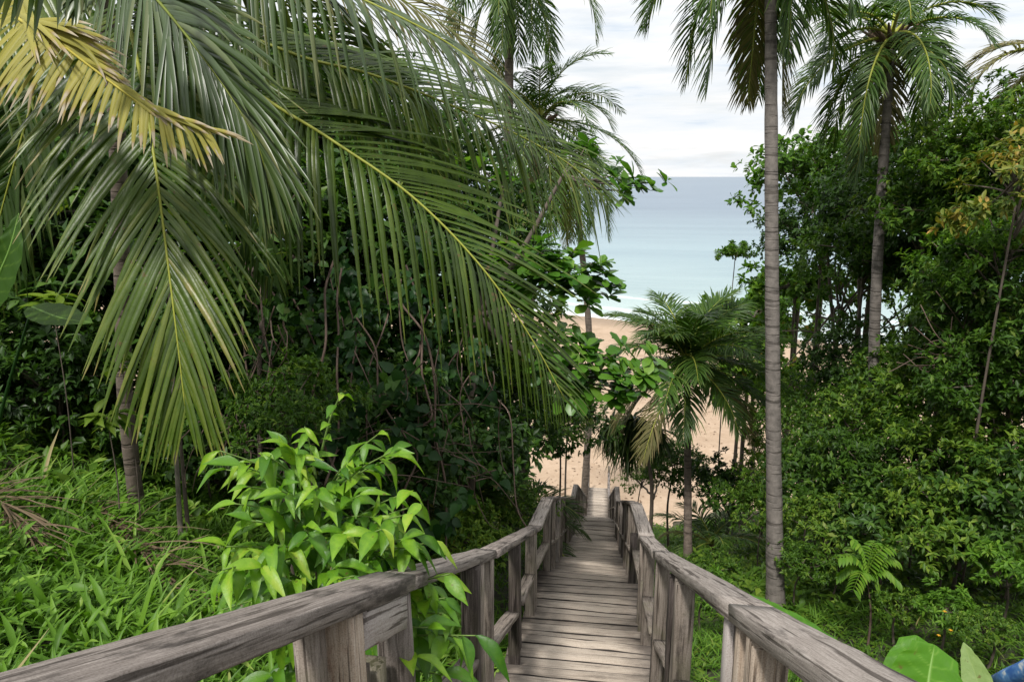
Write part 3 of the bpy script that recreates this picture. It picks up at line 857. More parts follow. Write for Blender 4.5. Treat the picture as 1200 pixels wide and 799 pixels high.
# D: above it
fr([(110, -95, 5.3), (230, 10, 5.0), (345, 64, 4.9), (430, 86, 4.85), (520, 120, 4.85), (610, 160, 4.9), (672, 196, 5.0), (708, 232, 5.1)], TOC * .7 - UP * .55, 1.02,
   npair=82, ang=(60, 22), jit=.03, gpow=1.0, grav=(4.0, .7), raise_=(.0, .2), wid=.039, nseg=6, start=.2, mats=('palm', 'rachis'), rr=.02, ragged=.2,
   lenprof=([0, .15, .4, .7, .9, 1], [.8, 1, 1, .85, .6, .25]))
# E: rachis above the top edge, leaflets hang into view
fr([(110, -95, 5.3), (220, -75, 4.7), (330, -40, 4.4), (430, 2, 4.3), (520, 48, 4.35), (590, 100, 4.45), (640, 150, 4.6)], TOC * .7 - UP * .3, 1.05,
   npair=82, ang=(62, 22), jit=.04, gpow=1.1, grav=(3.6, 1.5), raise_=(.1, .2), wid=.040, nseg=6, start=.14, mats=('palm_grey', 'rachis'), rr=.02, ragged=.2)
# I: another behind
fr([(110, -95, 5.5), (260, -80, 6.0), (390, -40, 6.4), (480, 5, 6.6), (540, 45, 6.8), (585, 95, 7.0)], TOC * .6 - UP * .5, .85,
   npair=70, ang=(58, 22), grav=(1.8, 1.0), raise_=(.1, .3), wid=.04, nseg=4, start=.2, mats=('palm_brown', 'rachis'), rr=.02)
# B: hangs straight down
fr([(110, -95, 5.3), (140, -10, 4.7), (165, 90, 4.3), (180, 180, 4.1), (192, 270, 4.0), (205, 375, 3.95), (217, 478, 3.95)], RIGHT, 1.06,
   npair=88, jit=.035, ang=(58, 15), grav=(.75, .55), raise_=(.15, .15), wid=.045, nseg=6, start=.3, mats=('palm', 'rachis'), rr=.02, ragged=.2,
   lenprof=([0, .15, .4, .7, .9, 1], [.85, 1, .95, .8, .6, .3]))
# G: grey-green frond sweeping over B
fr([(95, -110, 5.0), (150, -40, 4.3), (205, 25, 3.95), (258, 95, 3.8), (300, 165, 3.75), (318, 230, 3.8)], RIGHT * .8 + UP * .5 + TOC * .3, .95,
   npair=74, ang=(34, 12), grav=(.5, .8), raise_=(.1, .1), wid=.046, nseg=6, start=.2, mats=('palm_grey', 'rachis'), rr=.018, ragged=.2)
# J: dark frond at the far left
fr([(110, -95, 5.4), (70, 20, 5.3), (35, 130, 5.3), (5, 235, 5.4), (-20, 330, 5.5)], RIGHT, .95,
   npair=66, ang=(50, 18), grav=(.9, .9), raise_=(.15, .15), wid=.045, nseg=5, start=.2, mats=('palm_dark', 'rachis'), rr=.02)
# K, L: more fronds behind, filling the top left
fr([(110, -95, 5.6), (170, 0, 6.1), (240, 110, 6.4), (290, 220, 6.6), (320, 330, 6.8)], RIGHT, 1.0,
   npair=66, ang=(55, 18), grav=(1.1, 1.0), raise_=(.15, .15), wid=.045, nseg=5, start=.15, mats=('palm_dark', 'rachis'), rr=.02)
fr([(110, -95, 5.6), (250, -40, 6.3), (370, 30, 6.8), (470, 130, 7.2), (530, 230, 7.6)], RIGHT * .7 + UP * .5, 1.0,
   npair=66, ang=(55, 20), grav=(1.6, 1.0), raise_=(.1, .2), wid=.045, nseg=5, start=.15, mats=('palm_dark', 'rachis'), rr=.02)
fr([(110, -95, 5.2), (40, -40, 4.8), (-20, 20, 4.5), (-90, 110, 4.3)], RIGHT * .6 - TOC * .4, .9,
   npair=60, ang=(58, 22), grav=(1.2, 1.2), raise_=(.2, .2), wid=.045, nseg=5, start=.15, mats=('palm', 'rachis'), rr=.02)
# F: nearest leaflets in the corner
fr([(170, -150, 3.6), (90, -78, 2.9), (20, -45, 2.6), (-50, -30, 2.45), (-130, -30, 2.4)], TOC * .8 + UP * .1, .36,
   npair=44, ang=(66, 24), grav=(1.6, 1.2), raise_=(.1, .1), wid=.048, nseg=5, start=.1, mats=('palm_grey', 'rachis'), rr=.018)
fr([(150, -140, 3.9), (118, -62, 3.3), (100, -22, 3.1), (88, 10, 3.05)], RIGHT, .34,
   npair=14, ang=(26, 10), grav=(.5, .5), raise_=(.1, .1), wid=.055, nseg=5, start=.5, mats=('palm_grey', 'rachis'), rr=.012)
# A: the yellowed frond with burnt tips
fr([(70, -110, 4.4), (28, -30, 3.85), (20, 18, 3.6), (50, 36, 3.45), (108, 80, 3.35), (165, 122, 3.3), (205, 140, 3.3), (246, 152, 3.32)], -RIGHT * .6 - UP * .75 + TOC * .25, .62,
   npair=90, ang=(104, 40), ang1=(22, 8), grav=(.55, .4), raise_=(.0, .05), wid=.034, nseg=8, start=.36, mats=('palm_yellow', 'rachis_y'), rr=.018, ragged=.25, burn=.25, label='yellowed frond with burnt pale tips',
   lenprof=([0, .12, .35, .6, .8, 1], [1, 1, .82, .42, .36, .32]))

# --- the other palms
pb = W(912, 706, 10.4)
gen_palm('tall slim grey coconut palm right of the stairway, crown cut off by the top edge', W(903, -90, 10.6), upd(pb, float(ground(pb[0], pb[1])) + .05), 2.55, 20, .118, 'palmbark', .034, .66, (60, -65), 1.15, coconuts=5, npair=60, bendx=-.03, swell=1.45, az0=.4)
gen_palm('full crowned coconut palm with young nuts above the dark trees on the right', W(1045, 42, 13.0), gpt(1048, 470, 13.2), 2.5, 26, .115, 'palmbark', .031, .58, (65, -62), 1.05, coconuts=6, npair=58, az0=1.1, bendx=-.12)
gen_palm('shaggy coconut palm with upright and browned fronds against the sky, behind the big fronds', W(632, 142, 18.0), gpt(607, 520, 19), 3.3, 34, .14, 'palmbark_d', .032, .6, (80, -70), 1.0, npair=50, brown=.25, az0=.2)
gen_palm('coconut palm at the top centre with only its hanging frond ends in view', W(598, -48, 16.5), gpt(590, 520, 17.5), 2.9, 18, .14, 'palmbark_d', .034, .65, (50, -60), 1.1, npair=54, az0=2.2)
p3 = gpt(683, 575, 33)
gen_palm('leaning slender coconut palm beside the foot of the stairway, its trunk passing behind leafy branches', W(672, 198, 30), p3, 3.4, 18, .17, 'palmbark_d', .04, .8, (50, -70), 1.1, npair=44, bendx=.55, az0=.9)
p6 = W(808, 640, 17.7)
gen_palm('young bushy coconut palm with dark trunk and spread crown in front of the beach', W(805, 425, 18.3), upd(p6, float(ground(p6[0], p6[1]))), 2.9, 36, .11, 'palmbark_d', .04, .72, (86, -30), .74, npair=64, fmats=('palm_far', 'rachis'), az0=.3, swell=1.3)
gen_palm('coconut palm at the right edge showing only a few browned frond tips', W(1238, 58, 13.5), gpt(1260, 520, 13.5), 2.3, 12, .14, 'palmbark', .034, .6, (45, -55), 1.0, npair=50, brown=.6, fmats=('palm_brown', 'rachis'))
yp = gpt(528, 590, 10.0)
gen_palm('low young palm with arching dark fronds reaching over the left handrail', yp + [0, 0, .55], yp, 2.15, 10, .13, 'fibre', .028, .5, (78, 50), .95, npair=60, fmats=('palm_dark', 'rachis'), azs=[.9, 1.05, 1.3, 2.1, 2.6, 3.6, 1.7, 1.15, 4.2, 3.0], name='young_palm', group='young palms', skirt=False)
yp = gpt(838, 585, 19.5)
gen_palm('small stemless palm with fronds splayed beside the dark trunk of the bushy palm', yp + [0, 0, .5], yp, 1.9, 10, .1, 'fibre', .03, .5, (75, 5), .9, npair=44, name='young_palm', group='young palms', skirt=False)
yp = gpt(585, 560, 13.5)
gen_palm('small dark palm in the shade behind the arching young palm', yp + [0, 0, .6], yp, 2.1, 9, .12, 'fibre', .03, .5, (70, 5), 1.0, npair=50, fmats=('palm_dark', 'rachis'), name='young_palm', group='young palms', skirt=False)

# pandanus beside the stair foot
pbz = gpt(763, 600, 20)
pan = thing('pandanus_tree', 'thin stemmed pandanus with a shaggy mop of strap leaves beside the stairway foot', 'tree', pbz)
ctop = W(742, 492, 20)
trunk_part(pan, [pbz - [0, 0, .2], W(763, 560, 20), ctop], .06, .05, 'bark')
a = Acc()
for cc, nn in ((ctop, 150), (ctop + [.55, .1, -.35], 130), (ctop + [-.6, .2, -.3], 130), (ctop + [-.1, .1, -.75], 110)):
    d = rdir(nn); d[:, 2] = d[:, 2] * .6 - .05
    put_leaves(a, leaf_tpl(5, [.7, 1, .95, .75, .45, .05], .3, .95, .075), np.tile(cc - pbz, (nn, 1)), d, np.tile(UPZ, (nn, 1)), .75 + .3 * rng.random(nn), rng.random(nn) * .7)
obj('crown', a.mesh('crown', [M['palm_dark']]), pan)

# ------------------------------------------------------------------ broadleaf crowns


def whorls(acc, centers, dirs, n_per, tpl, size, spread=(35, 80), m=0, droop=.25, vshift=0.0):
    """whorls of leaves round twig tips"""
    k = len(centers)
    c = np.repeat(centers, n_per, 0); d = np.repeat(dirs, n_per, 0)
    n = len(c)
    ref = rdir(n)
    perp = nrm(np.cross(d, ref))
    th = np.radians(rng.uniform(*spread, n))[:, None]
    ax = np.cos(th) * d + np.sin(th) * perp
    ax[:, 2] -= droop * rng.random(n)
    pos = c - d * (rng.random(n) * .5 * size)[:, None]
    up = nrm(d * .5 + UPZ + rng.normal(size=(n, 3)) * .25)
    tipvar = np.repeat(rng.normal(size=k) * .12, n_per)
    put_leaves(acc, tpl, pos, ax, up, size * (.45 + .8 * rng.random(n)), np.clip(rng.normal(size=n) * .2 + .42 + tipvar + vshift, 0, 1), m)


def crown_mesh(name, R3, nclump, ntip, nleaf, tpl, size, mat, seedpts=None, inner=.35, clr=.34, limbs=True, low=-.55):
    """crown centred on the origin, semi-axes R3; returns (foliage mesh, limb mesh)"""
    R3 = np.asarray(R3, float)
    u = rdir(nclump * 3); u = u[u[:, 2] > low][:nclump]
    nclump = len(u)
    rad = inner + (1 - inner) * rng.random(nclump) ** .6
    wob = 1 + .28 * np.sin(u[:, 0] * 4.1 + 1) * np.sin(u[:, 1] * 3.7 + u[:, 2] * 3)
    cc = u * (rad * wob)[:, None] * R3
    acc = Acc(); R_ = R3.mean()
    rc = clr * R_ * (.55 + .7 * rng.random(nclump))
    for i in range(nclump):
        t = rdir(ntip); t[:, 2] = t[:, 2] * .75 + .1
        ctr = cc[i] + t * (rc[i] * rng.random(ntip) ** .4)[:, None] * np.array([1, 1, .75])
        dd = nrm(t + .8 * nrm(cc[i]) + np.array([0, 0, .45]) + rng.normal(size=(ntip, 3)) * .3)
        whorls(acc, ctr, dd, nleaf, tpl, size, vshift=rng.normal() * .07)
    me = acc.mesh(name, [M[mat]])
    ml = None
    if limbs:
        al = Acc()
        for i in rng.choice(nclump, min(nclump, 15), replace=False):
            e_ = cc[i]; b0 = np.array([0, 0, R3[2] * rng.uniform(-.8, .2)])
            md = b0 * .35 + e_ * .45 + rng.normal(size=3) * .08 * R_
            V, Q = tube(catmull([b0, md, e_], 8), np.linspace(.022 * R_, .006 * R_, 8), 5)
            al.add(V, Q)
        ml = al.mesh('limbs', [M['bark']])
    return me, ml


def scaled(tpl, w): return (tpl[0] * np.array([1, w, 1]), tpl[1])


CR = {}
for i in range(3):
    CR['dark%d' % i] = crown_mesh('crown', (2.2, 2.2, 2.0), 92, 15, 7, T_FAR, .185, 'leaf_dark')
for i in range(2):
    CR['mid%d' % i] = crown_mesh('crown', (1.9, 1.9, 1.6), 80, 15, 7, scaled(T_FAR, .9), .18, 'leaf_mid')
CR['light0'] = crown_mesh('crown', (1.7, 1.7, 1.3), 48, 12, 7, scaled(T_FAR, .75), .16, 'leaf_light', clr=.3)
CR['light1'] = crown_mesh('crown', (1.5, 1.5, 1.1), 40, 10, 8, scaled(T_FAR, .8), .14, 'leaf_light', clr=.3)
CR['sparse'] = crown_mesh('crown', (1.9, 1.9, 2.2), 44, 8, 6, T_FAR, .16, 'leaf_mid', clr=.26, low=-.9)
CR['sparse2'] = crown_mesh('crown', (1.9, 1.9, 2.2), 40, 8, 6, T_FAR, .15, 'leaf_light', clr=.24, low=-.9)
CR['almond'] = crown_mesh('crown', (2.4, 2.4, 2.0), 70, 9, 8, T_OBOV, .25, 'leaf_almond', clr=.22, inner=.3)
CR['almond2'] = crown_mesh('crown', (1.9, 1.9, .9), 48, 10, 8, T_OBOV, .24, 'leaf_almond', clr=.2, inner=.3)
CR['orange'] = crown_mesh('crown', (1.0, 1.0, 1.2), 34, 8, 8, scaled(T_OVAL, .85), .15, 'leaf_orange', clr=.3)
for i in range(3):
    CR['shrub%d' % i] = crown_mesh('crown', (1.15, 1.15, .9), 58, 13, 7, scaled(T_FAR, [.8, 1, .9][i]), [.115, .13, .1][i], 'leaf_mid', clr=.36, low=-.3)
for i in range(2):
    CR['shrubd%d' % i] = crown_mesh('crown', (1.15, 1.15, .95), 58, 13, 7, T_FAR, .135, 'leaf_dark', clr=.36, low=-.3)
CR['shrubl'] = crown_mesh('crown', (.7, .7, .6), 26, 9, 7, scaled(T_OVAL, .8), .15, 'leaf_light', clr=.34, low=-.3)
CR['tuft'] = crown_mesh('crown', (.6, .6, .5), 46, 10, 7, scaled(T_FAR, .9), .075, 'leaf_mid', clr=.36, low=-.3)


def tree(kind, px, py, d, sc, label, name='broadleaf_tree', cat='tree', group=None, trunk_r=.07, mat=None, bark='bark', lean=(0, 0), hz=1.0, base_drop=None):
    c = W(px, py, d)
    bx, by = c[0] + lean[0], c[1] + lean[1]
    gz = max(float(ground(bx, by)), float(sandz(bx, by)) if by > 31 else -1e9)
    root = thing(name, label, cat, (bx, by, gz), group)
    me, ml = CR[kind]
    rot = rng.random() * 2 * PI
    rel = c - np.array([bx, by, gz])
    f = obj('crown', me, root)
    f.location = rel; f.rotation_euler = (rng.normal() * .08, rng.normal() * .08, rot); f.scale = (sc, sc, sc * hz)
    if ml:
        l = obj('limbs', ml, root)
        l.location = rel; l.rotation_euler = f.rotation_euler; l.scale = f.scale
    top = rel + np.array([0, 0, -.2 * sc])
    if trunk_r and rel[2] > .3:
        pts = [np.array([0, 0, -.3]), np.array([rel[0] * .3 + rng.normal() * .1, rel[1] * .3 + rng.normal() * .1, rel[2] * .5]), top]
        trunk_part(root, [p + np.array([bx, by, gz]) for p in pts], trunk_r, trunk_r * .5, bark, n=8, k=16)
    return root


GR = 'trees on the right hillside'
tree('almond', 948, 212, 23, .9, 'bright green sea almond tree directly behind the tall slim palm trunk', 'sea_almond_tree', group=GR, trunk_r=.12)
tree('almond2', 885, 372, 25, 1.15, 'low spreading sea almond tree in front of the water, left of the tall slim palm', 'sea_almond_tree', group=GR, trunk_r=.1, hz=.9)
tree('almond2', 862, 296, 26, .42, 'small tuft of sea almond leaves on a thin stem rising against the sea', 'sea_almond_tree', group=GR, trunk_r=.03)
tree('almond2', 882, 455, 24, .9, 'low sea almond tree with yellowish leaves between the bushy palm and the tall slim trunk', 'sea_almond_tree', group=GR, trunk_r=.1)
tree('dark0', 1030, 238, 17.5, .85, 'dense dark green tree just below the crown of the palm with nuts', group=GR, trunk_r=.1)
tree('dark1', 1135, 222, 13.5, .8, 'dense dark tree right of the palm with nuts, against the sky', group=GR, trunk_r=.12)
tree('mid0', 1192, 172, 11.5, .66, 'mid green tree in the upper right corner with sunlit top leaves', group=GR, trunk_r=.09)
tree('orange', 1194, 218, 9.0, .8, 'tree at the right edge with orange and yellow tinged leaves', group=GR, trunk_r=.025)
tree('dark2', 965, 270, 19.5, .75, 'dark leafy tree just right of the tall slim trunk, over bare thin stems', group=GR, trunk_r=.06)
tree('sparse', 985, 350, 19, .95, 'thin open tree with gaps of light, right of the tall slim trunk', group=GR, trunk_r=.06)
tree('sparse', 1075, 345, 17.5, .85, 'thin open tree behind the lower trunk of the palm with nuts', group=GR, trunk_r=.06)
tree('sparse2', 950, 425, 21, .8, 'sparse yellow green tree backlit by the sand behind it', group=GR, trunk_r=.05)
tree('light0', 1150, 322, 11, .66, 'light green feathery tree in front of the darker trees at right', group=GR, trunk_r=.06)
tree('light1', 1180, 300, 10, .62, 'light green tree at the right edge below the orange tinged leaves', group=GR, trunk_r=.06)
tree('dark2', 1165, 395, 11.5, .62, 'dark tree at the right edge below the light green trees', group=GR, trunk_r=.07)
tree('dark1', 1132, 270, 14.5, .66, 'dark tree with deep shade in the middle of the right hillside', group=GR, trunk_r=.08)
tree('mid1', 1072, 455, 13.5, .62, 'rounded mid green tree at the foot of the palm with nuts', group=GR, trunk_r=.05)

tree('mid1', 1015, 300, 16, .72, 'mid green tree between the tall slim trunk and the trunk of the palm with nuts', group=GR, trunk_r=.06)
tree('dark0', 1085, 310, 15.2, .72, 'dark tree right behind the trunk of the palm with nuts', group=GR, trunk_r=.06)
tree('mid0', 1150, 235, 12.3, .7, 'mid green tree left of the orange tinged tree', group=GR, trunk_r=.06)
tree('dark1', 1200, 345, 10.2, .6, 'dark tree cut by the right edge, just under the orange tinged tree', group=GR, trunk_r=.06)
tree('mid1', 1146, 395, 12.0, .62, 'mid green tree under the light green feathery tree', group=GR, trunk_r=.05)
tree('dark2', 1005, 430, 16.5, .62, 'dark low tree behind the dark hollow right of the tall slim trunk', group=GR, trunk_r=.05)
tree('mid0', 1198, 435, 9.8, .55, 'mid green low tree at the right edge above the fine leaved shrub', group=GR, trunk_r=.05)
tree('mid1', 975, 205, 22, .75, 'mid green tree top between the tall slim trunk and the palm with nuts', group=GR, trunk_r=.08)
tree('dark2', 1085, 185, 17, .62, 'dark tree low behind the top of the trunk of the palm with nuts', group=GR, trunk_r=.08)
tree('almond2', 868, 415, 23, 1.0, 'bright sea almond tree right beside the crown of the bushy palm', 'sea_almond_tree', group=GR, trunk_r=.08, hz=1.2)
tree('almond2', 932, 338, 22, .9, 'flat layered sea almond tree behind the middle of the tall slim trunk', 'sea_almond_tree', group=GR, trunk_r=.08, hz=1.1)
tree('light1', 905, 480, 20, .95, 'yellow green low tree behind the tall slim trunk, above the dark rounded bush', group=GR, trunk_r=.05)
tree('light0', 950, 470, 18.5, .8, 'light green low tree just right of the tall slim trunk, under the thin open tree', group=GR, trunk_r=.05)
tree('mid0', 665, 500, 24, .55, 'leafy bush on the sand left of the leaning palm trunk', group='bushes at the beach edge', trunk_r=.05)
tree('mid1', 790, 545, 23, .6, 'leafy bush on the sand behind the trunk of the bushy palm', group='bushes at the beach edge', trunk_r=.05)
tree('almond2', 655, 478, 20, .5, 'low broad leaved bush left of the leaning palm trunk, above the left handrail end', 'sea_almond_tree', group='bushes at the beach edge', trunk_r=.04, hz=1.2)
tree('light1', 752, 560, 23, .5, 'light green bush on the sand by the pandanus stem', group='bushes at the beach edge', trunk_r=.03)
GS = 'shrubs on the right hillside'
SH = [('shrub2', 955, 505, 15.0, 1.0, 'dark shrub beside the tall slim trunk, level with the beach logs'),
      ('shrub0', 1010, 510, 13.5, 1.0, 'rounded green shrub in front of the dark hollow under the trees'),
      ('shrub1', 1120, 470, 12.0, 1.05, 'tall green shrub under the dark tree at the right edge'),
      ('shrub2', 1185, 480, 10.5, 1.0, 'fine leaved shrub at the right edge, halfway up the picture'),
      ('shrub1', 955, 570, 12.6, .95, 'green shrub immediately right of the tall slim trunk'),
      ('shrub0', 1020, 565, 11.6, 1.05, 'broad green shrub in the middle of the shrub bank, with pale leaf tops'),
      ('shrub0', 1085, 545, 11.2, 1.05, 'dark green shrub in the middle of the shrub bank'),
      ('shrub2', 1150, 545, 10.0, 1.0, 'fine leaved green shrub toward the right edge of the shrub bank'),
      ('shrubd0', 1195, 590, 9.2, .9, 'dark shrub cut by the right edge, above the whorled sapling'),
      ('shrub2', 975, 628, 10.9, .8, 'low small leaved shrub at the foot of the bank near the tall slim trunk'),
      ('shrubd1', 1050, 625, 10.2, .85, 'dark low shrub behind the feathery sapling'),
      ('shrub0', 1115, 620, 9.6, .9, 'green shrub right of the feathery sapling'),
      ('tuft', 940, 660, 10.2, .75, 'small low bush touching the base of the tall slim trunk'),
      ('shrubd1', 858, 578, 19.0, 1.0, 'dark rounded bush between the bushy palm and the tall slim trunk'),
      ('shrub2', 895, 600, 15.5, .85, 'green bush just left of the tall slim trunk, below the dark rounded bush'),
      ('shrub0', 905, 545, 17.5, .8, 'green shrub half hidden behind the tall slim trunk'),
      ('tuft', 838, 668, 11.3, .7, 'small light bush on the grass left of the tall slim trunk'),
      ('shrubl', 828, 692, 9.2, .5, 'little bright leafed plant on the grass just past the right handrail'),
      ('shrubl', 1182, 668, 8.2, .6, 'bright sapling with whorled leaves near the right edge'),
      ('shrubl', 1108, 712, 7.9, .45, 'little bright plant with whorled leaves above the large heart leaves'),
      ('tuft', 1155, 735, 7.4, .45, 'low small leaved plant with a few orange flowers at lower right'),
      ('tuft', 1060, 712, 8.6, .55, 'small bush on the grass below the feathery sapling')]
for kd, px, py, d, sc, lb in SH:
    rt = tree(kd, px, py, d, sc, lb, 'shrub', 'shrub', GS, trunk_r=.02)
    if 'orange flowers' in lb:
        for (fx, fy) in ((1107, 716), (1114, 738), (1100, 744)):
            c = W(fx, fy, 7.15) - np.array(rt.location)
            a = Acc(); n = 6
            th = np.arange(n) * 2 * PI / n
            ax = np.stack([np.cos(th), np.sin(th), .35 + 0 * th], -1)
            put_leaves(a, T_OVAL, np.tile(c, (n, 1)), ax, np.tile(UPZ, (n, 1)), np.full(n, .022), np.full(n, .5))
            obj('flower', a.mesh('flower', [M['flower']]), rt)

GL = 'trees on the left hillside'
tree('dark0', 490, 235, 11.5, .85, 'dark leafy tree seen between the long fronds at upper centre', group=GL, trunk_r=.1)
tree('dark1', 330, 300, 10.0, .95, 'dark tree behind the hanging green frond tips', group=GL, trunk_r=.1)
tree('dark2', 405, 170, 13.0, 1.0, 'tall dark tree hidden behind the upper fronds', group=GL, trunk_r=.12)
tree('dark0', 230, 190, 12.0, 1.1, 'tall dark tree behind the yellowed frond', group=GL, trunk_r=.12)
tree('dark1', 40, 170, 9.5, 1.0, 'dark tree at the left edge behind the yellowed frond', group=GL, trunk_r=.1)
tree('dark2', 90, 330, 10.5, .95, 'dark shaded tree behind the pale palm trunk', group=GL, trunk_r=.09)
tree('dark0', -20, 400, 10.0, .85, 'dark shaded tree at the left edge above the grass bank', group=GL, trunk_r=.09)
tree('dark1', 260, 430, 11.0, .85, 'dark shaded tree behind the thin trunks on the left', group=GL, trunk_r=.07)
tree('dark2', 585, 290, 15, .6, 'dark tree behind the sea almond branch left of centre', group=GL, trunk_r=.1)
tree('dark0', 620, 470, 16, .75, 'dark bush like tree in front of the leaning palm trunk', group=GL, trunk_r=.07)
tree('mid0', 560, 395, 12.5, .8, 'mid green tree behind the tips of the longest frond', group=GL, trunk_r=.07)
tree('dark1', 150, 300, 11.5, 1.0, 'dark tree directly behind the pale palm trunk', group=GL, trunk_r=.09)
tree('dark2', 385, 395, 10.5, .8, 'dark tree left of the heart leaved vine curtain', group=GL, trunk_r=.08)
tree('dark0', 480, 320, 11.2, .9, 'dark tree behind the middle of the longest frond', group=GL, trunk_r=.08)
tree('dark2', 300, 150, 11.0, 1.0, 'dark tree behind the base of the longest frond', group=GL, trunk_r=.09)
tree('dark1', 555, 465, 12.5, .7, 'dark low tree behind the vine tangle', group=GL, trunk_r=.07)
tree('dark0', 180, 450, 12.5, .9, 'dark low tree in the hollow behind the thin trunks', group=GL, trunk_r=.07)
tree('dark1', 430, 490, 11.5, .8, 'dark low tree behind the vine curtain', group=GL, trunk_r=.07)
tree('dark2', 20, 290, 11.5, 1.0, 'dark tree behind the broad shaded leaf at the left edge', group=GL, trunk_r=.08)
GLS = 'shrubs on the left hillside'
for kd, px, py, d, sc, lb in [
        ('shrubd0', 470, 540, 8.2, .85, 'dark shrub behind the bright leafed shrub, under the vines'),
        ('shrubd1', 545, 520, 9.6, .95, 'dark shrub left of the arching young palm'),
        ('shrub0', 335, 490, 6.6, .55, 'whorled green shrub just behind the bright leafed shrub'),
        ('shrub2', 600, 600, 11.0, .62, 'bright green bush showing under the arching young palm fronds'),
        ('shrubd1', 395, 470, 8.4, .9, 'dark shrub in the shade below the hanging frond tips'),
        ('shrubd0', 60, 450, 9.0, .85, 'dark shrub in the deep shade at the far left'),
        ('shrub1', 545, 640, 8.2, .5, 'green bush pressed against the outer side of the left handrail'),
        ('shrubd0', 250, 520, 8.8, .8, 'dark shrub between the two thin trunks at left')]:
    tree(kd, px, py, d, sc, lb, 'shrub', 'shrub', GLS, trunk_r=.02)


# vines on the left: big heart leaves with trailing brown stems
def vine(label, pts, nleaf, spread, size, d0):
    base = gpt(pts[-1][0], pts[-1][1], pts[-1][2])
    root = thing('climbing_vine', label, 'vine', base, 'climbing vines')
    a = Acc(); st = Acc()
    C = catmull([W(*p) for p in pts], 60)
    for k_ in range(9):
        o = rng.normal(size=(1, 3)) * spread * .7
        cc = catmull(C[::9] + o + np.cumsum(rng.normal(size=C[::9].shape) * .10, 0), 50)
        V, Q = tube(cc - base, .008 + .006 * rng.random(), 5); st.add(V, Q)
    nc = nleaf // 12; nleaf = nc * 12
    i = rng.integers(0, 60, nc)
    cen = C[i] + rng.normal(size=(nc, 3)) * np.array([spread, spread, spread * .8])
    tw = np.repeat(rdir(nc) * [.6, .6, 1], 12, 0) * np.tile(np.linspace(-.22, .22, 12), nc)[:, None]
    pos = np.repeat(cen, 12, 0) + tw + rng.normal(size=(nleaf, 3)) * .04
    csz = np.repeat(.6 + .7 * rng.random(nc), 12); cvar = np.repeat(rng.normal(size=nc) * .18, 12)
    ax = rdir(nleaf) * .8 + TOC * .5 + np.array([0, 0, -.55])
    up = nrm(TOC * .6 + UPZ * .8 + rng.normal(size=(nleaf, 3)) * .35)
    put_leaves(a, T_HEART, pos - base, ax, up, size * csz * (.5 + .7 * rng.random(nleaf)), np.clip(rng.normal(size=nleaf) * .16 + .4 + cvar, 0, 1))
    obj('foliage', a.mesh('foliage', [M['leaf_vine']]), root)
    obj('stems', st.mesh('stems', [M['twig']]), root)


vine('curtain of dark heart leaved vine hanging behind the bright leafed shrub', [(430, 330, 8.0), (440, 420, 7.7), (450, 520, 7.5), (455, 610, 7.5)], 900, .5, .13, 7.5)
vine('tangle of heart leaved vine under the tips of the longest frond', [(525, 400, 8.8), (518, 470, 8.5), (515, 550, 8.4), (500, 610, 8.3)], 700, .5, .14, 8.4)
vine('shaded vine drape left of the bright leafed shrub', [(330, 340, 8.6), (345, 420, 8.2), (350, 500, 8.0)], 380, .45, .12, 8.2)


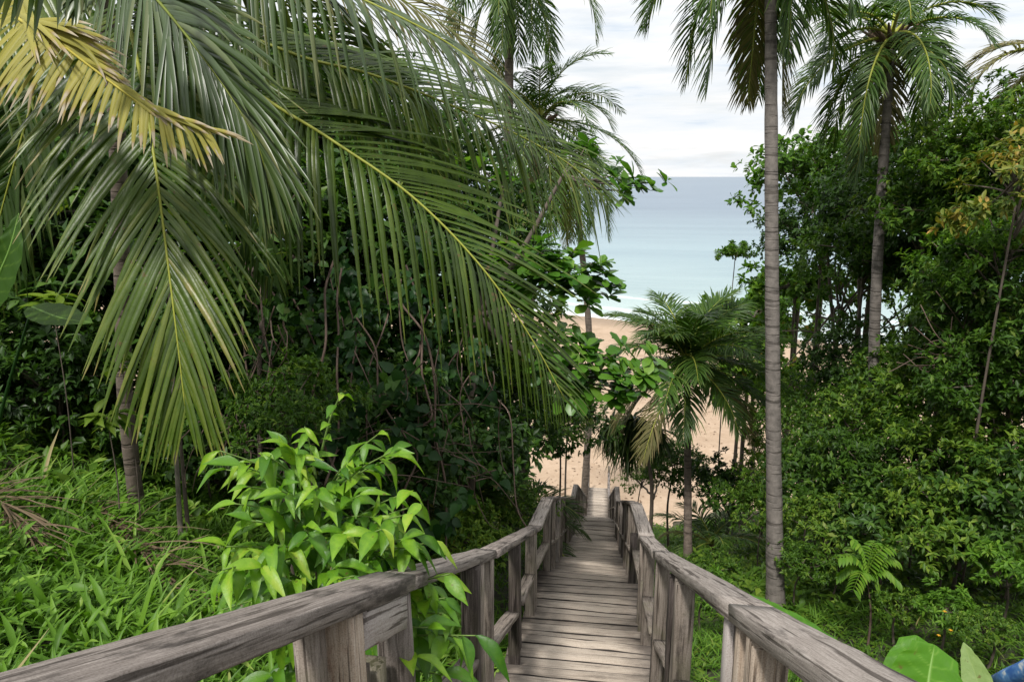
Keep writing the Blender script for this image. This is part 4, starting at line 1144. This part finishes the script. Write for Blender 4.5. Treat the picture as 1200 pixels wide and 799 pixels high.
# the sea almond bough reaching in from the left, whorls of broad leaves over the water
def almond_bough():
    base = gpt(545, 600, 9.8)
    root = thing('sea_almond_tree', 'sea almond tree whose broad leaved branches reach right across the water and beach', 'tree', base)
    fork = W(560, 370, 9.6)
    trunk_part(root, [base - [0, 0, .3], W(552, 500, 9.8), fork], .10, .06, 'bark', n=8, k=18)
    tips = [(745, 208, 9.0, 14), (722, 205, 9.1, 9), (768, 214, 9.0, 9), (735, 224, 9.0, 10),
            (606, 285, 9.2, 12), (632, 292, 9.1, 14), (655, 300, 9.0, 14), (640, 318, 8.9, 14), (668, 318, 8.9, 14), (690, 322, 8.9, 14), (714, 318, 8.9, 14), (726, 330, 9, 9), (690, 345, 8.9, 12), (665, 338, 9, 12), (618, 312, 9.3, 12),
            (640, 400, 9.1, 12), (662, 412, 9, 14), (682, 425, 8.9, 14), (705, 432, 8.9, 14), (728, 440, 8.8, 14), (750, 432, 8.8, 14), (762, 445, 8.8, 12), (742, 455, 8.8, 12), (668, 440, 9, 12), (640, 430, 9.1, 12), (700, 412, 9, 12), (655, 385, 9.2, 10), (770, 428, 8.9, 10), (722, 415, 9.0, 12), (685, 400, 9.1, 12), (720, 458, 8.9, 12), (660, 460, 9.1, 12), (690, 450, 9, 12), (645, 300, 9.1, 12), (700, 305, 9.0, 12), (675, 290, 9.2, 12), (620, 330, 9.3, 12),
            (690, 165, 10.2, 10), (670, 172, 10.3, 9), (560, 190, 10.2, 12), (585, 205, 10.1, 12), (535, 200, 10.3, 12), (600, 340, 9.6, 12), (585, 300, 9.8, 12)]
    a = Acc(); b = Acc()
    hubs = [np.array(W(660, 205, 9.6)), np.array(W(640, 330, 9.3)), np.array(W(640, 430, 9.3)), np.array(W(590, 215, 10.1))]
    for h in hubs:
        mdp = (fork + h) / 2 + [0, 0, -.1]
        V, Q = tube(catmull([fork, mdp, h], 10) - base, np.linspace(.05, .025, 10), 6); b.add(V, Q)
    for (px, py, d, n) in tips:
        p = W(px, py, d)
        h = hubs[int(np.argmin([np.linalg.norm(p - q) for q in hubs]))]
        V, Q = tube(catmull([h, (h + p) / 2 - [0, 0, .07], p], 8) - base, np.linspace(.02, .008, 8), 5); b.add(V, Q)
        dirv = nrm(nrm(p - h) * .6 + UPZ)[None]
        whorls(a, (p - base)[None], dirv, n + 2, T_OBOV, .27, (45, 95), droop=.2, vshift=.02)
        pp = p + rng.normal(size=3) * .12
        whorls(a, (pp - base)[None], nrm(dirv + rng.normal(size=(1, 3)) * .3), n // 2 + 3, T_OBOV, .23, (35, 90), droop=.2)
    obj('foliage', a.mesh('foliage', [M['leaf_almond_near']]), root)
    obj('branches', b.mesh('branches', [M['bark']]), root)


M['leaf_almond_near'] = leafmat('leaf_sea_almond_near', [(0, (.04, .12, .015)), (.5, (.085, .21, .022)), (1, (.18, .32, .04))], .36, .36, 0, spec=.4)
almond_bough()

# ------------------------------------------------------------------ foreground plants


def bright_shrub():
    base = gpt(372, 760, 3.0)
    root = thing('broadleaf_shrub', 'bright yellow green shrub with long pointed leaves growing behind the left handrail', 'shrub', base)
    a = Acc(); st = Acc()
    core = W(370, 640, 2.95)
    V, Q = tube(catmull([base - [0, 0, .2], (base + core) / 2 + [.02, 0, 0], core, W(362, 560, 2.9), W(352, 535, 2.9)], 20) - base, np.linspace(.022, .009, 20), 7); st.add(V, Q)
    # (tip px, py, depth, start px, py, leaves, leaf length)
    BR = [(388, 460, 2.85, 362, 540, 7, .13), (436, 505, 2.8, 378, 570, 8, .15), (345, 500, 2.85, 358, 560, 8, .16), (238, 528, 2.75, 345, 580, 6, .15), (285, 530, 2.75, 350, 580, 10, .19),
          (320, 525, 2.8, 358, 575, 9, .18), (400, 540, 2.8, 365, 590, 9, .18), (450, 535, 2.75, 370, 590, 8, .19), (270, 570, 2.65, 350, 600, 9, .18), (310, 575, 2.65, 358, 610, 10, .19), (360, 570, 2.65, 365, 620, 10, .2),
          (410, 580, 2.65, 370, 620, 10, .19), (470, 575, 2.65, 380, 630, 9, .19), (492, 590, 2.6, 385, 640, 7, .19), (275, 610, 2.6, 355, 640, 9, .19), (300, 640, 2.55, 360, 660, 10, .2), (345, 620, 2.55, 365, 660, 10, .2), (390, 625, 2.55, 370, 660, 11, .2),
          (435, 620, 2.55, 375, 660, 10, .2), (480, 640, 2.6, 380, 670, 9, .19), (505, 635, 2.6, 385, 670, 7, .19), (280, 668, 2.6, 360, 690, 8, .2), (320, 680, 2.5, 365, 700, 9, .2), (380, 665, 2.5, 368, 700, 10, .2), (420, 660, 2.55, 375, 690, 9, .19),
          (455, 650, 2.65, 380, 690, 8, .18), (310, 740, 2.6, 365, 735, 9, .2), (300, 790, 2.6, 365, 770, 9, .21), (345, 770, 2.7, 370, 760, 9, .2), (420, 720, 2.8, 375, 740, 9, .2), (480, 700, 2.75, 380, 740, 9, .2), (525, 672, 2.6, 400, 720, 7, .19),
          (500, 735, 2.5, 390, 750, 9, .21), (520, 700, 2.65, 400, 735, 9, .2), (485, 770, 2.45, 385, 770, 8, .22), (530, 745, 2.6, 400, 760, 8, .21), (450, 780, 2.7, 385, 780, 9, .2), (515, 790, 2.6, 390, 790, 8, .2)]
    BR += [(255, 590, 2.6, 350, 620, 9, .19), (245, 640, 2.6, 350, 660, 9, .19), (262, 545, 2.7, 345, 590, 9, .18), (270, 690, 2.6, 355, 700, 9, .2), (330, 720, 2.6, 362, 720, 10, .2)]
    BR += [(q[0] + rng.normal() * 22, q[1] + rng.normal() * 18, q[2] + rng.normal() * .15, q[3], q[4], q[5], q[6]) for q in BR[3::2]]
    BR = [(q[0] + (2 if q[0] > 470 else 12) + (8 if q[0] < 330 else 0), q[1], q[2], q[3] + 12, q[4], q[5], q[6]) for q in BR]
    for (px, py, d, sx, sy, n, ll) in BR:
        p1 = W(px, py, d); p0 = W(sx, sy, 2.95)
        C = catmull([p0, (p0 + p1) / 2 + [0, 0, .03], p1], 12)
        V, Q = tube(C - base, np.linspace(.006, .0025, 12), 5); st.add(V, Q, 1)
        T = nrm(p1 - p0)
        t = np.linspace(.3, 1, n) + rng.normal(size=n) * .02
        f = np.clip(t, 0, 1) * 11; i0 = np.clip(f.astype(int), 0, 10); frc = (f - i0)[:, None]
        pos = C[i0] * (1 - frc) + C[i0 + 1] * frc - base
        s_ = np.where(np.arange(n) % 2 == 0, 1, -1)[:, None]
        side = nrm(np.cross(T, UPZ))
        ax = T[None] * (.55 + .3 * rng.random((n, 1))) + side[None] * s_ * (.9 * (1 - .6 * t[:, None])) + np.array([0, 0, -.12]) + rng.normal(size=(n, 3)) * .28
        ax[:, 2] -= .35 * rng.random(n)
        up = nrm(UPZ + TOC * .35 + rng.normal(size=(n, 3)) * .3)
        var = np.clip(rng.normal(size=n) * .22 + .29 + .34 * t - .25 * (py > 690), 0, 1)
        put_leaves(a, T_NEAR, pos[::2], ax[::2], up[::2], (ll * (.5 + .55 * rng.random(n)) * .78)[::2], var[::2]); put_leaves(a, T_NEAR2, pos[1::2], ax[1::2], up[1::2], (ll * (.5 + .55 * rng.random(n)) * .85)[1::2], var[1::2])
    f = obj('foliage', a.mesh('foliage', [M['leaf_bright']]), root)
    obj('stems', st.mesh('stems', [M['twig'], M['stem_green']]), root)


bright_shrub()


def big_leaf(root, base, mid_, tip, width, mat, wprof, pmat='taro_vein', fold=.12, wave=.03, nx=44, ny=14, normal=None, petiole=None, notch=0.0, nl='leaf'):
    """a large heart or paddle shaped leaf with raised veins: base -> tip in world space"""
    org = np.array(root.location)
    C = catmull([base, mid_, tip], nx + 1)
    T = nrm(np.gradient(C, axis=0))
    nn = np.asarray(normal if normal is not None else TOC * .7 + UPZ * .7, float)
    S = nrm(np.cross(T, nn)); Nn = np.cross(S, T)
    q = np.linspace(0, 1, nx + 1)
    hw = np.interp(q, *wprof) * width / 2
    v = np.linspace(-1, 1, 2 * ny + 1)
    V = []; var = []
    for i in range(nx + 1):
        for vv in v:
            back = -notch * abs(vv) * (1 - q[i]) * width * .5
            z = fold * abs(vv) * hw[i] + wave * width * math.sin(abs(vv) * 2.2 * PI / 2 + q[i] * 34) * abs(vv) * .35
            V.append(C[i] + S[i] * vv * hw[i] + Nn[i] * z + T[i] * (back - .12 * width * abs(vv) * (q[i] < .9)))
            vein = max(0.0, math.sin((q[i] * 6 - abs(vv) * 1.5) * 2 * PI)) ** 14 * (1 - .5 * abs(vv)) + (abs(vv) < .01)
            var.append(.36 + .5 * min(1, vein) + .06 * rng.random())
    m = 2 * ny + 1
    Q = [(i * m + j, i * m + j + 1, (i + 1) * m + j + 1, (i + 1) * m + j) for i in range(nx) for j in range(m - 1)]
    lf = obj(nl, mk_mesh(nl, np.array(V) - org, np.array(Q), [M[mat]], var=var), root)
    Vt, Qt = tube(C - org + Nn * -.003, np.linspace(.010, .003, nx + 1) * width / .25, 6)
    obj('midrib', mk_mesh('midrib', Vt, Qt, [M['taro_vein']], var=np.full(len(Vt), .5)), lf)
    if petiole is not None:
        Vt, Qt = tube(catmull([petiole, (petiole + base) / 2 + [0, 0, .08], base], 12) - org, np.linspace(.018, .01, 12), 7)
        obj('stalk', mk_mesh('stalk', Vt, Qt, [M[pmat]], var=np.full(len(Vt), .2)), root)
    return lf


HEART = ([0, .06, .2, .4, .65, .85, 1], [.55, .85, 1, .95, .7, .36, .02])
PADDLE = ([0, .1, .3, .6, .85, 1], [.15, .6, .95, 1, .6, .03])
ROUND = ([0, .1, .3, .6, .8, .92, 1], [.7, .95, 1, .95, .8, .55, .06])
b = gpt(1090, 800, 2.6)
taro = thing('taro_plant', 'large heart shaped taro leaves rising past the right handrail at the bottom', 'plant', b)
big_leaf(taro, W(1062, 838, 2.25), W(1066, 790, 2.3), W(1074, 744, 2.36), .17, 'leaf_taro', ROUND, normal=TOC * .5 - RIGHT * .6 + UPZ * .2, petiole=b)
big_leaf(taro, W(1088, 850, 2.1), W(1088, 802, 2.14), W(1095, 755, 2.2), .25, 'leaf_taro', ROUND, normal=TOC * .8 + UPZ * .4, petiole=b)
big_leaf(taro, W(1155, 850, 2.15), W(1146, 800, 2.2), W(1129, 752, 2.26), .085, 'leaf_pale', PADDLE, normal=TOC * .8 - RIGHT * .5, petiole=b)
b = gpt(935, 770, 3.2)
taro2 = thing('taro_plant', 'single long bright leaf showing along the outer edge of the right handrail', 'plant', b)
big_leaf(taro2, W(992, 775, 2.25), W(935, 735, 2.45), W(878, 695, 2.7), .16, 'leaf_taro', PADDLE, normal=TOC * .3 + UPZ * .8 + RIGHT * .3, petiole=b)
b = gpt(-45, 460, 6.2)
taro3 = thing('taro_plant', 'large leaf plant at the left edge with a broad shaded leaf beside the pale trunk', 'plant', b)
big_leaf(taro3, W(-12, 345, 5.3), W(10, 295, 5.2), W(22, 250, 5.2), .36, 'leaf_dark', HEART, normal=TOC + UPZ * .3, petiole=b, pmat='leaf_vine')
big_leaf(taro3, W(38, 360, 5.9), W(70, 372, 5.7), W(108, 378, 5.6), .30, 'leaf_mid', PADDLE, normal=UPZ + TOC * .4, petiole=b, pmat='leaf_vine')

# little whorled plants in the left shade
for (px, py, d, lb, ll) in [(60, 352, 7.6, 'whorled green plant catching light at the far left, above the grass', .28), (142, 425, 6.4, 'whorled plant growing against the pale palm trunk, the upper one', .18), (125, 488, 6.3, 'whorled plant growing at the foot of the pale palm trunk', .2)]:
    b = gpt(px + 6, py + 80, d)
    rt = thing('whorled_plant', lb, 'plant', b)
    c = W(px, py, d)
    a = Acc(); whorls(a, np.array([c - b, c - b + [0.1, .02, .06], c - b + [-.12, 0, .03]]), nrm(np.array([[0, 0, 1.], [.4, 0, 1], [-.4, -.2, 1]])), 9, T_NEAR, ll, (45, 95), droop=.15, vshift=.25)
    obj('foliage', a.mesh('foliage', [M['leaf_mid']]), rt)
    V, Q = tube(catmull([np.array([0, 0, -.1]), (c - b) * .5 + [.04, 0, 0], c - b], 8), np.linspace(.008, .004, 8), 6)
    obj('stem', mk_mesh('stem', V, Q, [M['bark']]), rt)


# feathery sapling on the right bank
def feather():
    b = gpt(1022, 720, 8.8)
    rt = thing('feathery_sapling', 'light green sapling with feathery paired leaflets standing in front of the shrub bank', 'sapling', b)
    hub = W(1015, 672, 8.8)
    V, Q = tube(catmull([np.array([0, 0, -.1]), (hub - b) * .5 + [.05, 0, 0], hub - b], 10), np.linspace(.018, .008, 10), 6)
    obj('stem', mk_mesh('stem', V, Q, [M['twig']]), rt)
    a = Acc()
    for (px, py) in [(985, 652), (1000, 632), (1025, 636), (1048, 655), (1052, 680), (1030, 690), (1000, 690), (985, 672), (1040, 640)]:
        e_ = W(px, py, 8.7 + rng.normal() * .15)
        C = catmull([hub, (hub + e_) / 2 + [0, 0, .12], e_], 12) - b
        V, Q = tube(C, np.linspace(.006, .002, 12), 5); a.add(V, Q, 0, .7)
        T = nrm(np.gradient(C, axis=0))
        for sgn in (-1, 1):
            sd_ = nrm(np.cross(T, UPZ)) * sgn
            n = 10
            put_leaves(a, scaled(T_OVAL, .8), C[2:], (T * .5 + sd_ + [0, 0, -.25])[2:], np.tile(UPZ, (n, 1)) + rng.normal(size=(n, 3)) * .15, np.full(n, .15), np.clip(.55 + rng.normal(size=n) * .15, 0, 1))
    obj('foliage', a.mesh('foliage', [M['leaf_light']]), rt)


feather()

# ------------------------------------------------------------------ ground cover (stuff)


def scatter(x0, x1, y0, y1, n, keepf=None):
    x = rng.uniform(x0, x1, n); y = rng.uniform(y0, y1, n)
    ok = ~((np.abs(x) < .72) & (y < 39))
    if keepf is not None: ok &= keepf(x, y)
    x, y = x[ok], y[ok]
    return np.stack([x, y, ground(x, y)], -1)


def tuft_noise(p, f=1.6): return .5 + .5 * np.sin(p[:, 0] * f + 1.3 * np.sin(p[:, 1] * f * .8)) * np.sin(p[:, 1] * f * 1.1 + .7)


def blades(acc, P, L0, tpl, lean=.75, hmax=.25, m=0, vs=0.0):
    n = len(P)
    d = rng.normal(size=(n, 3)) * lean; d[:, 2] = 1
    tn = tuft_noise(P)
    L_ = L0 * (.5 + .7 * rng.random(n)) * (.7 + .6 * tn)
    pos = P + np.stack([0 * tn, 0 * tn, rng.random(n) ** 1.5 * hmax * (.5 + tn) - .02], -1)
    up = nrm(np.cross(np.cross(d, UPZ), d) + rng.normal(size=(n, 3)) * .2)
    put_leaves(acc, tpl, pos, d, up, L_, np.clip(rng.normal(size=n) * .2 + .45 + vs + .15 * (tn - .5), 0, 1), m)


a = Acc()
near_l = lambda x, y: (y < 10)
P = scatter(-5.2, -.72, .6, 6.5, 17000); P = P[(tuft_noise(P, 2.9) > .28) | (rng.random(len(P)) < .25)]
blades(a, P, .22, T_WIDEB, .6, .26)
P = scatter(-5.5, -.72, .6, 8, 20000); P = P[(tuft_noise(P, 2.1) > .35) | (rng.random(len(P)) < .35)]
blades(a, P, .30, T_BLADE, .55, .15)
P = scatter(-5.5, -.72, .6, 6, 120)
blades(a, P, .55, T_THIN, .35, .1, vs=.35)
blades(a, scatter(-8.5, -3.2, 4.5, 11, 6000), .2, T_BLADE, .8, .2, vs=-.3)
for sz_, n_ in ((.08, 1500), (.12, 900), (.17, 260)):
    P = scatter(-6, -.75, 1, 8, n_)
    P = P[tuft_noise(P, 2.3) > .45]
    whorls(a, P + [0, 0, .17] + rng.normal(size=P.shape) * .05, nrm(np.tile(UPZ, (len(P), 1)) + rng.normal(size=P.shape) * .35), 6, T_OVAL, sz_, (50, 95), vshift=.06)
go = obj('grass', a.mesh('grass', [M['grass']]))
tag(go, 'lush green bamboo like grass on the left bank', 'grass', kind='stuff')

a = Acc()
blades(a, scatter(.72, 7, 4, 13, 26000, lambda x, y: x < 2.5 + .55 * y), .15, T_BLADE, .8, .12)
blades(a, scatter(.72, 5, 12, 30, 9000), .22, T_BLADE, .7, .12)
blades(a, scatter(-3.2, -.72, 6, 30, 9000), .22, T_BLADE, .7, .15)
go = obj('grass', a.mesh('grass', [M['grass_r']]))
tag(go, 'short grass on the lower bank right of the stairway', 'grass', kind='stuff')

# low broad-leaved ground cover over the whole hillside
a = Acc()
P = scatter(.9, 9, 4.5, 16, 6500)
whorls(a, P + np.stack([0 * P[:, 0], 0 * P[:, 0], .03 + .16 * rng.random(len(P)) * tuft_noise(P)], -1), nrm(np.tile(UPZ, (len(P), 1)) + rng.normal(size=P.shape) * .35), 6, T_FAR, .085, (50, 95))
P = scatter(2.5, 16, 9, 34, 6000)
whorls(a, P + np.stack([0 * P[:, 0], 0 * P[:, 0], .05 + .5 * rng.random(len(P)) * tuft_noise(P)], -1), nrm(np.tile(UPZ, (len(P), 1)) + rng.normal(size=P.shape) * .35), 8, T_FAR, .17, (45, 95))
P = scatter(-14, -2.0, 5, 34, 9000)
whorls(a, P + np.stack([0 * P[:, 0], 0 * P[:, 0], .05 + .5 * rng.random(len(P)) * tuft_noise(P)], -1), nrm(np.tile(UPZ, (len(P), 1)) + rng.normal(size=P.shape) * .35), 8, T_FAR, .16, (45, 95))
go = obj('undergrowth', a.mesh('undergrowth', [M['leaf_mid']]))
tag(go, 'low leafy undergrowth covering both hillsides', 'undergrowth', kind='stuff')

# dry litter on the sand and the banks
a = Acc()
n = 1500
x = rng.uniform(-14, 22, n); y = 37 + 24 * rng.random(n) ** 1.5
P = np.stack([x, y, sandz(x, y) + .02], -1)
d = rdir(n); d[:, 2] *= .15
put_leaves(a, T_FAR, P, d, np.tile(UPZ, (n, 1)) + rng.normal(size=(n, 3)) * .3, .1 + .16 * rng.random(n), rng.random(n))
go = obj('leaf_litter', a.mesh('leaf_litter', [M['litter']]))
tag(go, 'dry leaves strewn over the sand', 'leaf litter', kind='stuff')

# ------------------------------------------------------------------ dead wood and fallen fronds


def sticks(name, label, cat, base, polys, mat, group=None, part=None):
    rt = thing(name, label, cat, base, group)
    a = Acc()
    for pts, r0, r1 in polys:
        C = catmull(pts, 14) - base
        V, Q = tube(C + rng.normal(size=C.shape) * r0 * (.1 if r0 < .02 else .3), np.linspace(r0, r1, 14), 6); a.add(V, Q, 0, rng.random())
    obj(part or 'stem', a.mesh(part or 'stem', [M[mat]]), rt)
    return rt


b = gpt(765, 582, 30)
sticks('dead_branch', 'bare forked dead branch lying on the sand right of the stairway foot', 'branch', b, [([W(766, 584, 30), W(752, 568, 30), W(733, 552, 30)], .06, .02), ([W(766, 584, 30), W(772, 566, 30), W(778, 556, 30)], .05, .02), ([W(752, 568, 30), W(758, 556, 30), W(756, 550, 30)], .03, .01)], 'bark')
for (pa, pb_, lb) in [((845, 532, 36), (868, 522, 37), 'brown driftwood log on the sand beside the bushy palm'), ((868, 540, 34), (880, 533, 34.5), 'short driftwood piece on the sand behind the dark rounded bush')]:
    p0, p1 = W(*pa), W(*pb_)
    p0[2] = float(sandz(p0[0], p0[1])) + .12; p1[2] = float(sandz(p1[0], p1[1])) + .16
    sticks('driftwood_log', lb, 'driftwood', p0, [([p0, (p0 + p1) / 2 + [0, 0, .05], p1], .17, .11)], 'bark', 'driftwood on the beach', 'log')


def dead_frond(label, p0, p1, n=46):
    p0, p1 = np.asarray(p0, float), np.asarray(p1, float)
    p0[2] = float(ground(p0[0], p0[1])) + .22; p1[2] = float(ground(p1[0], p1[1])) + .10
    rt = thing('fallen_frond', label, 'palm frond', p0, 'fallen palm fronds')
    me, mr = frond_mesh(np.array([p0, (p0 + p1) / 2 + [0, 0, .1], p1]) - p0, nrm(np.cross(p1 - p0, UPZ)), .55, npair=n, ang=(30, 10), grav=(.5, .5), raise_=(.25, .25), wid=.022, nseg=4, start=.1, mats=('straw', 'straw'), rr=.022, ragged=.6, jit=.25)
    obj('leaflets', me, rt); obj('midrib', mr, rt)


dead_frond('brown fallen palm frond at the left edge of the grass bank', W(-40, 540, 6.0), W(45, 605, 5.2))
dead_frond('brown fallen palm frond crossing the grass below the pale trunk', W(60, 520, 6.8), W(175, 612, 5.3))
dead_frond('straw coloured fallen frond tip at the far end of the grass bank', W(110, 545, 6.4), W(215, 605, 5.0))

# thin trunks and hanging vines in the left shade
for (pts, r, lb, mt) in [([(206, 598, 7.0), (207, 540, 7.0), (204, 470, 7.0), (198, 330, 7.2)], .026, 'thin grey trunk under the tip of the hanging frond, the left one of a pair', 'bark_pale'),
                         ([(217, 600, 7.2), (214, 545, 7.2), (210, 480, 7.2), (216, 340, 7.4)], .022, 'thin mossy trunk under the tip of the hanging frond, the right one of a pair', 'bark'),
                         ([(300, 560, 8.2), (304, 440, 8.2), (312, 330, 8.2), (318, 240, 8.2)], .035, 'thin dark sapling trunk between the hanging frond and the vines', 'bark'),
                         ([(985, 560, 18.5), (980, 450, 18.5), (972, 330, 18.5), (968, 260, 18.5)], .06, 'slender bare trunk seen through the gap right of the tall slim palm', 'bark'),
                         ([(1003, 560, 18.0), (1004, 450, 18.0), (1007, 350, 18.0), (1004, 270, 18.0)], .07, 'dark slender trunk left of the palm with nuts, under the dense dark tree', 'bark'),
                         ([(1088, 520, 14.0), (1090, 430, 14.0), (1086, 360, 14.0), (1080, 280, 14)], .06, 'dark slender trunk right of the trunk of the palm with nuts', 'bark')]:
    P = [W(*p) for p in pts]
    b = np.array([P[0][0], P[0][1], float(ground(P[0][0], P[0][1]))])
    rt = thing('sapling', lb, 'sapling', b, 'slender saplings')
    trunk_part(rt, [b - [0, 0, .2]] + P[1:], r, r * .6, mt, n=8, k=24)
    top = P[-1] - b
    al = Acc()
    ends = []
    for i in range(5):
        e_ = top + np.array([rng.normal() * .6, rng.normal() * .6, .2 + .5 * rng.random()]); ends.append(e_)
        V, Q = tube(catmull([top - [0, 0, .3], (top + e_) / 2 + [0, 0, .05], e_], 6), np.linspace(r * .4, r * .12, 6), 5); al.add(V, Q)
    obj('limbs', al.mesh('limbs', [M[mt]]), rt)
    a = Acc(); ends = np.array(ends)
    cts = np.repeat(ends, 9, 0) + rng.normal(size=(45, 3)) * .25
    whorls(a, cts, nrm(rng.normal(size=(45, 3)) * .5 + UPZ), 7, T_FAR, .16)
    obj('crown', a.mesh('crown', [M['leaf_dark']]), rt)


def tangle(label, boxes, n, d, spreadd=.5):
    b = gpt(*boxes[1], d)
    polys = []
    for i in range(n):
        x0, y0 = rng.uniform(boxes[0][0], boxes[1][0]), rng.uniform(boxes[0][1], boxes[1][1])
        an = rng.uniform(-.4, 2.4); l = rng.uniform(40, 110)
        p = [W(x0 + math.cos(an) * l * t + rng.normal() * 9, y0 + math.sin(an) * l * t + rng.normal() * 9, d + rng.normal() * spreadd * .4) for t in (-.5, -.15, .2, .5)]
        polys.append((p, .007, .003))
    sticks('dry_liana', label, 'vine', b, polys, 'twig', 'dry lianas')


tangle('tangle of bare brown lianas between the vine leaves', ((430, 420), (590, 600)), 34, 7.4)
tangle('bare lianas hanging in the shade right of the hanging frond', ((230, 400), (330, 540)), 26, 6.6)
tangle('bare twigs in the dark hollow at the right side', ((1090, 380), (1180, 440)), 22, 10.3)

# blue painted rail end in the corner
b = gpt(1215, 800, 2.6)
m, nt, out = newmat('blue_paint'); L = nt.links.new
tc = N(nt, 'ShaderNodeTexCoord'); no = N(nt, 'ShaderNodeTexNoise', Scale=26, Detail=6); L(tc.outputs['Object'], no.inputs['Vector'])
rp = ramp(nt, [(.42, (.035, .12, .36)), (.56, (.1, .24, .5)), (.66, (.6, .62, .62))]); L(no.outputs[0], rp.inputs[0])
p = N(nt, 'ShaderNodeBsdfPrincipled', Roughness=.5); L(rp.outputs[0], p.inputs['Base Color']); L(p.outputs[0], out.inputs[0])
M['blue'] = m
rt = thing('blue_railing', 'blue painted rail end with worn white patches in the bottom right corner', 'railing', b)
board('rail', W(1165, 803, 2.3), W(1250, 762, 2.0), UPZ + 0, .05, .05, M['blue'], rt, .001, 4, .012)
board('post', b + [0, 0, -.1], W(1228, 778, 2.07), (0., 1., 0), .05, .05, M['blue'], rt, .001, 3, .01)
print('treads', STAIR_N, 'objects', len(bpy.data.objects), 'polys', sum(len(me.polygons) for me in bpy.data.meshes))
